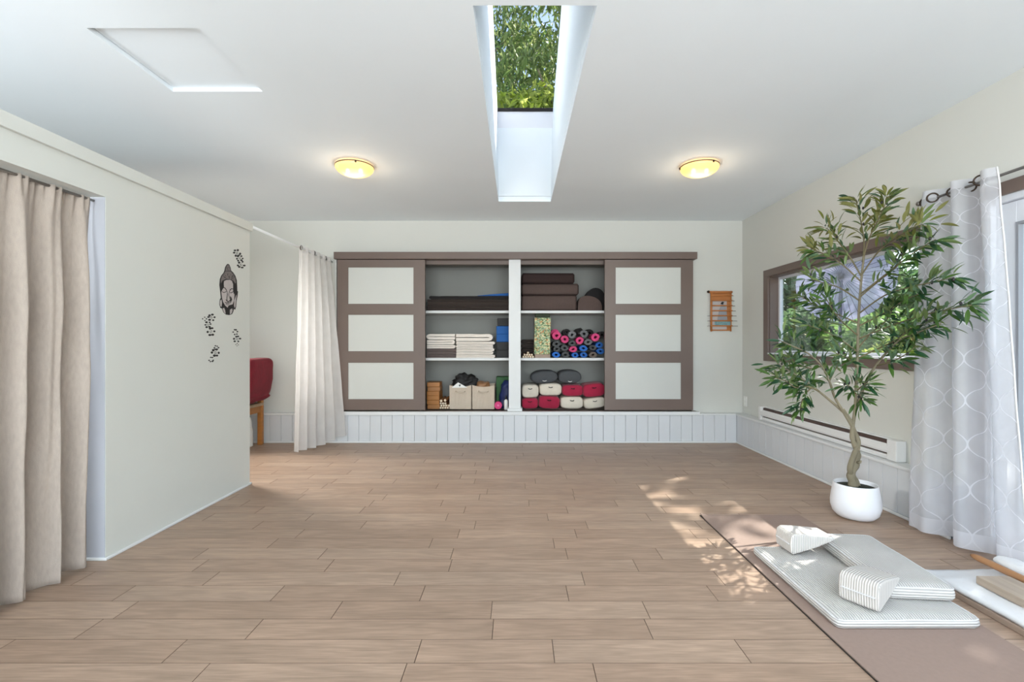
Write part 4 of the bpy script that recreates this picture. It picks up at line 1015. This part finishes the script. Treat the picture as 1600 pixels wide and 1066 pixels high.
# ------------------------------------------------------------------ potted olive tree
PC = Vector((2.215, 3.1, 0))
ot = empty('potted_olive_tree', PC); tag(ot, 'slender potted olive tree with a twisted trunk in a white pot by the window', 'potted tree')
MB().lathe([(.0005, .004), (.085, .004), (.105, .010), (.128, .035), (.140, .075), (.141, .105), (.134, .16), (.126, .205), (.124, .220), (.121, .224), (.117, .221), (.116, .19), (.0005, .185)], 48, PC).build('pot', M['ceramic'], ot, smooth=True)
MB().lathe([(.0005, .207), (.06, .204), (.1165, .198), (.1165, .19), (.0005, .19)], 32, PC).build('moss', M['soil'], ot, smooth=True)
def tp(px_, py_, dy=0.0):
    Y = 3.1+dy
    if px_ > CX: Y = min(Y, 2.30*F/(px_-CX))
    return ray(px_, py_, Y)
def spline(pts, n):
    out = []; P = [pts[0]]+pts+[pts[-1]]
    for i in range(1, len(P)-2):
        for k in range(n):
            t = k/n; a, b, c, d = P[i-1], P[i], P[i+1], P[i+2]
            out.append(.5*((2*b)+(c-a)*t+(2*a-5*b+4*c-d)*t*t+(3*b-a-3*c+d)*t**3))
    out.append(pts[-1]); return out
trunk = spline([tp(1336, 772), tp(1333, 758), tp(1330, 742), tp(1338, 722), tp(1339, 704), tp(1332, 686), tp(1332, 668), tp(1336, 640), tp(1338, 600), tp(1340, 545), tp(1342, 490), tp(1346, 435), tp(1350, 400)], 6)
NT = len(trunk)
tr_ = [(.030-.020*min(1, i/(NT*.55)) if i > 0 else .036)*(1+.14*math.sin(i*1.25)*(1 if i < NT*.42 else .2)) - (.004*max(0, (i/NT-.55)/.45)) for i in range(NT)]
MB().tube(trunk, [max(r, .0045) for r in tr_], 12).build('trunk', M['bark'], ot, smooth=True)
tw = []
base2 = spline([tp(1341, 766, .01), tp(1337, 752, .02), tp(1328, 735, -.012), tp(1334, 712, -.025), tp(1341, 692, 0), tp(1334, 672, .01), tp(1327, 655), tp(1317, 640)], 5)
MB().tube(base2, [.020-.010*i/len(base2) for i in range(len(base2))], 10).build('twisted_stem', M['bark'], ot, smooth=True)
for (px_, py_) in ((1344, 722), (1342, 702)): MB().tube([tp(px_-5, py_+1, -.01), tp(px_, py_, -.03), tp(px_+2, py_-2, -.035)], [.012, .009, .003], 8).build('knot', M['bark'], ot, smooth=True)

BR = [  # branch points (px, py) with a depth swing, leaves per branch
 ([(1350, 400), (1357, 375), (1370, 348), (1382, 322), (1386, 306)], -.10, 30),
 ([(1348, 410), (1350, 380), (1346, 350), (1340, 325), (1337, 312)], .05, 24),
 ([(1346, 432), (1328, 402), (1310, 378), (1298, 362), (1290, 356)], .08, 26),
 ([(1345, 440), (1318, 415), (1294, 400), (1276, 392), (1266, 388)], .12, 24),
 ([(1343, 470), (1312, 450), (1286, 442), (1268, 436)], -.10, 20),
 ([(1346, 430), (1372, 394), (1400, 372), (1425, 358), (1442, 350)], -.15, 26),
 ([(1344, 460), (1385, 428), (1418, 402), (1445, 384), (1462, 374)], -.2, 26),
 ([(1343, 465), (1372, 440), (1400, 418), (1412, 398)], .02, 20),
 ([(1342, 490), (1382, 462), (1425, 448), (1462, 440), (1488, 434)], -.3, 26),
 ([(1341, 510), (1380, 490), (1412, 470), (1440, 458)], -.1, 24),
 ([(1341, 530), (1395, 508), (1445, 492), (1490, 482), (1518, 477)], -.4, 28),
 ([(1341, 505), (1310, 492), (1284, 482), (1262, 470), (1250, 462)], .1, 26),
 ([(1341, 525), (1318, 505), (1302, 486), (1292, 468)], -.12, 20),
 ([(1340, 550), (1312, 530), (1288, 518), (1262, 508)], -.14, 22),
 ([(1340, 545), (1362, 520), (1384, 502), (1396, 480)], .1, 24),
 ([(1340, 560), (1372, 545), (1402, 530), (1425, 512), (1448, 506)], -.2, 24),
 ([(1337, 640), (1352, 600), (1368, 572), (1388, 548), (1408, 530), (1438, 518), (1470, 506)], -.25, 30),
 ([(1368, 572), (1390, 566), (1412, 556), (1432, 540)], -.1, 14),
 ([(1332, 668), (1318, 644), (1304, 620), (1296, 596), (1284, 572), (1262, 552), (1236, 540), (1218, 532)], -.1, 34),
 ([(1318, 644), (1302, 630), (1280, 612), (1256, 594), (1234, 580), (1214, 568)], .05, 34),
 ([(1280, 612), (1262, 604), (1244, 606), (1228, 596), (1212, 590)], -.06, 24),
 ([(1270, 604), (1258, 616), (1252, 630), (1250, 640)], -.02, 18),
 ([(1296, 596), (1306, 576), (1322, 562), (1330, 552)], .06, 18),
 ([(1284, 572), (1268, 576), (1250, 570), (1232, 558)], .08, 22),
 ([(1338, 612), (1346, 604), (1356, 598)], -.08, 14),
 ([(1337, 616), (1330, 606), (1322, 602)], -.1, 12),
 ([(1338, 610), (1342, 618), (1348, 626)], -.12, 10),
 ([(1340, 575), (1324, 560), (1306, 552)], -.1, 14),
]
def leaf_data(L, W, curl, m_):
    mb = MB(); n = 5; vs = []
    for i in range(n+1):
        s = i/n; ww = W*math.sin(PI*min(1, s*.93+.06))**.85/2 if i < n else .0004
        zc = -curl*s*s
        vs += [(-ww, L*s, zc+ww*.35), (0, L*s, zc), (ww, L*s, zc+ww*.35)]
    fs = []
    for i in range(n):
        b = i*3; fs += [(b, b+1, b+4, b+3), (b+1, b+2, b+5, b+4)]
    mb.add(vs, fs); o = mb.build('leaf', m_, origin=(0, 0, 0), smooth=True, fixn=False); d = o.data; bpy.data.objects.remove(o); return d, vs, fs
LV = [leaf_data(*a) for a in ((.080, .019, .016, M['leaf_a']), (.066, .016, .004, M['leaf_b']), (.086, .020, .024, M['leaf_c']), (.072, .017, .010, M['leaf_a']), (.078, .018, .018, M['leaf_b']))]
leaves = []
ol_pts = []
for bi, (pts, dy, nl) in enumerate(BR):
    P = [tp(p[0], p[1], dy*(i/(len(pts)-1))**1.2+.0) for i, p in enumerate(pts)]
    S = spline(P, 6); N = len(S); big = bi in (16, 18, 19)
    MB().tube(S, [(.0085 if big else .0042)*(1-.75*i/N)+.0009 for i in range(N)], 7).build('branch', M['bark'] if big else M['twig'], ot, smooth=True)
    start = .22 if not big else .38
    nl = int(nl*2.5)
    for k in range(nl):
        s = start+(1-start)*(k+.5)/nl; x = s*(N-1); i = min(int(x), N-2); p = S[i].lerp(S[i+1], x-i)
        t = (S[i+1]-S[i]).normalized()
        side = t.cross(Vector((R.uniform(-1, 1), R.uniform(-1, 1), R.uniform(-.4, 1)))).normalized()*(1 if k % 2 else -1)
        d = (t*R.uniform(.35, 1.0)+side*R.uniform(.5, 1.0)+Vector((0, 0, R.uniform(-.25, .3)))).normalized()
        # short stalk so the spray fills out
        q = p+d*R.uniform(0, .04)*(1 if k % 3 else 2.2)
        if (q+d*.085).x > 2.47: d.x = -abs(d.x)*.3; d.normalize()
        if (q+d*.085).x > 2.48: continue
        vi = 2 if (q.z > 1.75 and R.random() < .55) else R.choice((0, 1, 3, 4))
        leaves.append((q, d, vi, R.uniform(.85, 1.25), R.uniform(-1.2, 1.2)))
    for k in range(2):
        i = R.randint(N//2, N-1); ol_pts.append(S[i]+Vector((R.uniform(-.02, .02), R.uniform(-.02, .02), R.uniform(-.015, .03))))
def leaf_mat(q, d, roll, sc):
    y = d; up = Vector((0, 0, 1)); x = y.cross(up); x = x.normalized() if x.length > .05 else Vector((1, 0, 0)); zz = x.cross(y)
    m = Matrix((x, y, zz)).transposed().to_4x4() @ Matrix.Rotation(roll, 4, 'Y') @ Matrix.Scale(sc, 4); m.translation = q; return m
order = list(range(len(leaves))); R.shuffle(order)
order.sort(key=lambda i: leaves[i][0].y/leaves[i][3])
rest = {}
for c_, i in enumerate(order):
    q, d, vi, sc, roll = leaves[i]; m = leaf_mat(q, d, roll, sc)
    if c_ < 300:
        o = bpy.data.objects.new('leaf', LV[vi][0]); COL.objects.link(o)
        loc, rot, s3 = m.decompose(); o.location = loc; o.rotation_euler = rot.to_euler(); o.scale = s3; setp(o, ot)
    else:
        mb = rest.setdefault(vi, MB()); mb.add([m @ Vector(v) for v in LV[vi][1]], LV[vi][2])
for vi, mb in rest.items():
    tag(mb.build('leaf_mass', LV[vi][0].materials[0], ot, smooth=True, fixn=False), kind='stuff')
for p in ol_pts:
    MB().lathe([(.0004, -.011), (.005, -.007), (.0068, 0), (.005, .007), (.0004, .011)], 8, p).build('olive', M['olive'], ot, smooth=True)

# ------------------------------------------------------------------ floor mat and cushions
MX0, MX1, MY0, MY1 = 1.205, 1.865, 1.30, 3.13
fm = empty('floor_mat', ((MX0+MX1)/2, (MY0+MY1)/2, 0)); tag(fm, 'taupe yoga mat with a dark edge lying on the floor', 'yoga mat')
MB().box(MX0, MX1, MY0, MY1, .0005, .004).build('dark_layer', M['matedge'], fm)
def mtop(s, t):
    x = MX0+.004+(MX1-MX0-.008)*s; y = MY0+.004+(MY1-MY0-.008)*t
    c = max(0, 1-math.hypot(x-MX0, y-MY1)/.10); return Vector((x, y, .0062+.012*c*c))
mt = MB().grid(mtop, 30, 60); mt.build('mat_surface', M['mat'], fm, solid=.004)
ZM = .0085
def pad(name, x0, x1, y0, y1, z0, z1, label, rz=0, crown=.006):
    cx_, cy_ = (x0+x1)/2, (y0+y1)/2; t = empty(name, (cx_, cy_, z0), rz); tag(t, label, 'floor cushion')
    hx_, hy_, hh = (x1-x0)/2, (y1-y0)/2, z1-z0
    Rr = Matrix.Rotation(rz, 4, 'Z')
    def xf(v): return Rr @ Vector(v)+Vector((cx_, cy_, z0))
    r = .022
    def rr(s, t_): # rounded rectangle border param -> used for side wall
        return s, t_
    top = MB(); N = 24
    def ft(s, t_):
        x = -hx_+2*hx_*s; y = -hy_+2*hy_*t_
        e = min(hx_-abs(x), hy_-abs(y)); drop = 0 if e > .03 else -.010*(1-e/.03)**2
        # round plan corners
        cxr, cyr = hx_-r, hy_-r
        if abs(x) > cxr and abs(y) > cyr:
            dx, dy = abs(x)-cxr, abs(y)-cyr; L = math.hypot(dx, dy); m_ = max(dx, dy)
            if L > 0: k = m_/L; x = math.copysign(cxr+dx*k, x); y = math.copysign(cyr+dy*k, y)
        zz = hh+drop+crown*math.cos(x/hx_*PI/2)*math.cos(y/hy_*PI/2)+.003*nz(x*7+z0*40, y*7, 2)
        return Vector((x, y, zz))
    g_ = MB().grid(ft, N, N); o = g_.build(name+'_top', M['ribtop'], t, smooth=True, origin=(0, 0, 0)); o.name = 'top_cover'; o.data.name = 'top_cover'
    # border ring of the grid
    ring = [ft(i/N, 0) for i in range(N)]+[ft(1, i/N) for i in range(N)]+[ft(1-i/N, 1) for i in range(N)]+[ft(0, 1-i/N) for i in range(N)]
    lv = [(0, 0), (.004, -.25), (.005, -.5), (.004, -.75), (-.004, -1)]
    sd_ = MB(); n = len(ring)
    for (out, dz) in lv:
        for p in ring:
            d = Vector((p.x/hx_, p.y/hy_, 0)); d = Vector((math.copysign(abs(d.x)**6, d.x), math.copysign(abs(d.y)**6, d.y), 0)); d = d.normalized() if d.length else d
            sd_.v.append(tuple(Vector((p.x, p.y, 0))+d*out+Vector((0, 0, p.z*(1+dz)))))
    for j in range(len(lv)-1):
        for i in range(n): sd_.f.append((j*n+i, j*n+(i+1) % n, (j+1)*n+(i+1) % n, (j+1)*n+i))
    sd_.f.append(tuple((len(lv)-1)*n+i for i in range(n)))
    o2 = sd_.build('side_band', M['ribside'], t, smooth=True, origin=(0, 0, 0))
    pp = MB().tube([p+Vector((0, 0, .0005)) for p in ring]+[ring[0]], .0028, 6, False).build('piping', M['whitecloth'], t, smooth=True, origin=(0, 0, 0))
    for q in (o, o2, pp): q.matrix_parent_inverse = Matrix.Identity(4); q.location = (0, 0, 0)
    return t
pad('base_cushion', 1.266, 1.836, 1.872, 2.545, ZM, ZM+.044, 'large flat white corduroy floor cushion on the mat')
pad('upper_cushion', 1.590, 1.858, 1.985, 2.545, ZM+.053, ZM+.112, 'smaller white corduroy cushion stacked on the large one', -.09, .004)
def wedge(thick_c, ang, label, Wd=.135, L=.235, h=.105, z0=ZM+.052, zend=ZM+.122):
    t = empty('wedge_cushion', (thick_c[0], thick_c[1], z0), ang); tag(t, label, 'wedge cushion', 'white corduroy wedge cushions')
    prof = [(0, .010), (.012, 0), (L*.55, (zend-z0)*.45), (L-.006, zend-z0), (L, zend-z0+.006), (L-.012, zend-z0+.016), (L*.5, h*.86+(zend-z0)*.1), (.075, h-.002), (.02, h), (.002, h-.012), (-.004, h*.5)]
    mb = MB(); ws = [(-Wd/2, .93), (-Wd/2+.008, 1), (0, 1.015), (Wd/2-.008, 1), (Wd/2, .93)]
    cz = h*.5; n = len(prof); vs = []
    for (y, s) in ws:
        for (x, z) in prof: vs.append((L*.4+(x-L*.4)*(.97+.03*(s-.93)/.07), y, cz+(z-cz)*s))
    fs = [tuple(range(n))[::-1], tuple(range(4*n, 5*n))]
    for j in range(4):
        for i in range(n): fs.append((j*n+i, j*n+(i+1) % n, (j+1)*n+(i+1) % n, (j+1)*n+i))
    mb.add(vs, fs); o = mb.build('wedge_body', M['ribwedge'], t, origin=(0, 0, 0), bevel=.006, bseg=3)
    s = MB().tube([(-.006, y, h*.5+.0015*math.sin(y*400)) for y in [(-Wd/2+.012)+(Wd-.024)*i/16 for i in range(17)]], .0026, 6).build('seam', M['whitecloth'], t, smooth=True, origin=(0, 0, 0))
    for q in (o, s): q.matrix_parent_inverse = Matrix.Identity(4); q.location = (0, 0, 0)
wedge((1.392, 2.475), .06, 'white wedge cushion at the far end of the large cushion')
wedge((1.400, 1.945), .60, 'white wedge cushion at the near end, seam side towards the room', Wd=.145, h=.115)

# board, towels, block and stick by the door
tag(MB().cbox(1.962, 2.40, 1.15, 2.20, .0005, .026, .003).build('tan_board', M['blockboard']), 'flat tan board under the white towel on the floor', 'board')
def towel(s, t):
    x = 1.968+.44*s; y = 1.16+1.17*t
    over = max(0, y-2.20); zz = .027+.018
    e = min(s, 1-s)*.44; 
    if e < .03: zz -= .010*(1-e/.03)**2
    zz += .004*nz(x*8, y*8, 3)+.002*nz(x*20, y*20, 1)
    if over > 0: zz = max(.012, zz-.18*over-.004)
    return Vector((x+.012*nz(y*4, s*3, 9), y+.02*nz(x*5, 0, 4)*t, zz))
tag(MB().grid(towel, 30, 60).build('white_towel', M['whitecloth'], smooth=True, solid=.016), 'white towel folded flat on the tan board', 'towel')
tag(MB().cbox(2.068, 2.215, 1.25, 2.135, .056, .091, .003).build('wooden_plank', M['blockwood']), 'thick grey-brown wooden plank lying on the white towel', 'plank')
tag(MB().tube([(2.243, 2.34, .092), (2.2435, 2.325, .093), (2.244, 2.30, .093), (2.25, 1.9, .088), (2.258, 1.3, .082)], [.006, .012, .0155, .017, .017], 16).build('wooden_stick', M['stick'], smooth=True), 'round wooden stick with a tapered tip beside the plank', 'stick')
mb = MB()
def roll_t(u, v_):
    a = 2*PI*u; r = .034*(.55+.45*min(1, math.sin(PI*min(1, max(0, v_*.96+.02)))*4)); r *= 1+.10*nz(math.cos(a)*2, v_*9, math.sin(a)*2)
    return Vector((2.345+r*math.cos(a)*1.5, 2.30-.9*v_, .056+.031+r*math.sin(a)*.9))
tag(mb.grid(roll_t, 28, 30, closed_u=True).build('rolled_towel', M['whitecloth'], smooth=True), 'rolled white towel beside the wooden stick', 'towel')

# ------------------------------------------------------------------ garden outside
gm = MB().box(XW+.13, 16, -6, 16, -.25, -.12)
tag(gm.build('ground', M['deck']), kind='structure')
tag(MB().box(-9, XW+.13, YB+.75, 16, -.25, -.12).build('ground', M['deck']), kind='structure')
def leafcloud(blobs, n, size, asp=.5, seed=1, droop=0):
    r = random.Random(seed); vs = []; fs = []; tot = sum(b[3]*b[4]*b[5] for b in blobs)
    for (bx, by, bz, rx, ry, rz) in blobs:
        for _ in range(int(n*rx*ry*rz/tot)):
            while True:
                x, y, z = r.uniform(-1, 1), r.uniform(-1, 1), r.uniform(-1, 1); q = x*x+y*y+z*z
                if q < 1 and q > r.random()*.8: break
            p = Vector((bx+x*rx, by+y*ry, bz+z*rz)); s = size*r.uniform(.6, 1.3)
            d = Vector((r.uniform(-1, 1), r.uniform(-1, 1), r.uniform(-1, .6)-droop)).normalized(); u = d.orthogonal().normalized(); u.rotate(Matrix.Rotation(r.uniform(0, 6.28), 3, d))
            k = d.cross(u)*s*.12; b = len(vs)
            vs += [p, p+d*s*.5+u*s*asp*.5+k, p+d*s, p+d*s*.5-u*s*asp*.5+k]; fs += [(b, b+1, b+2), (b, b+2, b+3)]
    m = MB(); m.v = [tuple(v) for v in vs]; m.f = fs; return m
def plant(name, label, cat, base, blobs, n, size, mat, asp=.5, seed=1, trunk=None, group=None, droop=0):
    t = empty(name, base); tag(t, label, cat, group)
    tag(leafcloud([(base[0]+b[0], base[1]+b[1], base[2]+b[2]) + tuple(b[3:]) for b in blobs], n, size, asp, seed, droop).build('foliage', M[mat], t, fixn=False), kind='stuff')
    for tr in (trunk or []):
        MB().tube([Vector(base)+Vector(p) for p in tr[0]], tr[1], 8).build('stem', M['bark'], t, smooth=True)
G = -.12
def bush(x, y, h, w_, mat, lab, seed, n=3600, size=.13, asp=.5):
    plant('garden_bush', lab, 'bush', (x, y, G), [(0, 0, h*.5, w_, w_, h*.5), (w_*.4, .3, h*.35, w_*.8, w_*.8, h*.38), (-w_*.35, -.3, h*.62, w_*.7, w_*.7, h*.36)], n, size, mat, asp, seed,
          [([(0, 0, 0), (.05, 0, h*.3), (.0, .05, h*.7)], [.05, .035, .015])], 'garden bushes')
bush(5.0, 4.9, 1.25, .7, 'bush_y', 'low yellow-green bush close outside the window', 1)
bush(5.2, 6.3, 1.35, .75, 'bush_y', 'yellow-green bush under the paper parasol', 2)
bush(6.3, 8.1, 1.9, 1.0, 'bush_g', 'green bush beyond the parasol', 3, 4600, .15)
bush(6.4, 9.7, 2.2, 1.1, 'bush_d', 'dark bush at the far left of the window view', 4, 4600, .16)
bush(6.6, 6.2, 2.2, 1.1, 'bush_g', 'tall green bush right of the parasol in the window view', 5, 5200, .15)
bush(4.9, 3.6, 1.5, .7, 'bush_g', 'green bush outside between window and door', 6, 3000, .13)
bush(5.2, 2.2, 2.1, .9, 'bush_d', 'dark bush outside the glass door', 7, 4200, .13)
bush(7.0, 4.2, 2.2, 1.2, 'bush_g', 'tall green bush in the middle of the garden', 8, 4600, .16)
bush(4.6, 4.35, .9, .5, 'bush_g', 'small green bush near the window sill outside', 9, 2000, .11)
def tree(name, lab, x, y, blobs, n, size, mat, seed, asp=.5, th=6, droop=0, r0=.16):
    plant(name, lab, 'tree', (x, y, G), blobs, n, size, mat, asp, seed, [([(0, 0, 0), (.1, .05, th*.4), (.0, .1, th*.75), (.05, .0, th)], [r0, r0*.8, r0*.5, r0*.15])]
          + [([(.05, .05, th*k), (math.cos(a)*.8, math.sin(a)*.8, th*k+.5), (math.cos(a)*1.8, math.sin(a)*1.8, th*k+.6)], [r0*.35, r0*.22, r0*.06]) for k, a in ((.35, .5), (.45, 2.6), (.55, 4.4), (.66, 1.4), (.72, 5.4))], 'garden trees', droop)
tree('garden_tree', 'dark broad tree behind the garden bushes', 9.5, 10.5, [(0, 0, 1.7, 2.4, 2.4, 1.7), (-1, -1.5, 1.4, 1.8, 1.8, 1.5), (.5, -2.5, 1.8, 2, 2, 1.6)], 9000, .22, 'bush_d', 21, th=3.2)
tree('garden_tree', 'light green tree at the back of the garden', 10.5, 6.0, [(0, 0, 1.6, 2.2, 2.2, 1.6), (-1, 1.2, 1.4, 1.6, 1.6, 1.4), (-.6, -1.6, 1.5, 1.6, 1.6, 1.5)], 8000, .22, 'bush_g', 22, th=3)
tree('garden_tree', 'shady tree beyond the glass door', 9.0, 1.5, [(0, 0, 1.8, 2.2, 2.4, 1.8), (-1, 1.4, 1.5, 1.4, 1.4, 1.4)], 8000, .22, 'bush_d', 23, th=3.3)
tree('garden_tree', 'dark tree at the left end of the window view, behind the parasol', 7.2, 12.4, [(0, 0, 1.9, 1.5, 1.5, 1.9), (-.6, -.3, 1.2, 1.0, 1.0, 1.2), (-.2, 0, 3.0, 1.1, 1.1, 1.0)], 7000, .2, 'bush_d', 26, th=3.6)
# the tree whose boughs break up the sun
tree('garden_tree', 'tall tree whose boughs shade the window', 8.2, 8.3, [(-.9, -1.0, 6.3, .6, .8, .4), (.3, .2, 5.6, .8, .9, .5), (.5, .3, 6.9, 1.1, 1.1, .6)], 900, .28, 'bush_g', 24, th=6.5)
tree('garden_tree', 'unseen tall tree with a crown added to shade the glass door', 7.1, 4.3, [(0, 0, 5.6, .7, 1.05, .95), (.5, .3, 6.2, .9, .9, .7)], 1500, .26, 'bush_g', 25, th=6.0)  # unseen tree, added to keep the sun off the door curtain
# conifer seen through the skylight
tree('conifer', 'conifer with hanging sprays seen through the skylight', .9, 9.6, [(0, 0, 5.6, 1.9, 1.3, .55), (-.6, -.2, 6.4, 1.4, 1.2, .45), (.5, .1, 7.1, 1.2, 1.1, .45), (-.3, 0, 7.9, 1.2, 1.0, .5), (.2, 0, 8.8, .9, .8, .6), (-.9, .2, 7.2, .7, .6, .4)], 6200, .2, 'cedar', 31, .28, th=9.5, droop=.8)
tree('broadleaf_tree', 'bright leafy tree low in the skylight view', -.5, 8.6, [(0, 0, 5.0, 1.7, .9, .75), (1.1, .1, 5.3, 1.0, .8, .6)], 3600, .17, 'bush_y', 32, .45, th=5.2)
tree('conifer', 'dark conifer further back in the skylight view', -1.2, 13.5, [(0, 0, 8.0, 2.0, 1.4, 1.2), (1.4, 0, 9.2, 1.6, 1.2, 1.0), (.4, 0, 10.3, 1.4, 1.1, 1.1)], 2600, .3, 'bush_d', 33, .3, th=12, droop=.8)

# paper parasol in the garden
PP = Vector((4.72, 6.95, G))
pa = empty('paper_parasol', PP); tag(pa, 'pale lilac paper parasol with many thin ribs standing in the garden', 'parasol')
apex = ray(1318, 436, 6.95)
MB().tube([PP, Vector((PP.x+.02, PP.y, 1.3)), apex+Vector((.0, .05, -.02))], .022, 10).build('pole', M['parasolrib'], pa, smooth=True)
axis = Vector((.30, .82, .42)).normalized(); e1 = axis.orthogonal().normalized(); e2 = axis.cross(e1); RP = .63; NR = 40
def cone(u, v_):
    a = 2*PI*u; return apex+axis*.16-axis*(.26*v_**1.1)+(e1*math.cos(a)+e2*math.sin(a))*RP*v_
MB().grid(cone, NR*2, 6, closed_u=True).build('canopy', M['parasol'], pa, smooth=False, solid=.002)
for k in range(NR):
    MB().tube([cone(k/NR, .04)-axis*.008, cone(k/NR, .5)-axis*.008, cone(k/NR, 1.0)-axis*.008], .0034, 4).build('rib', M['parasolrib'], pa)
MB().lathe([(.0005, -.03), (.03, -.02), (.034, .03), (.0005, .06)], 12, apex+axis*.14).build('hub', M['parasolrib'], pa, smooth=True)
print('planks', vis, 'leaves', len(leaves))
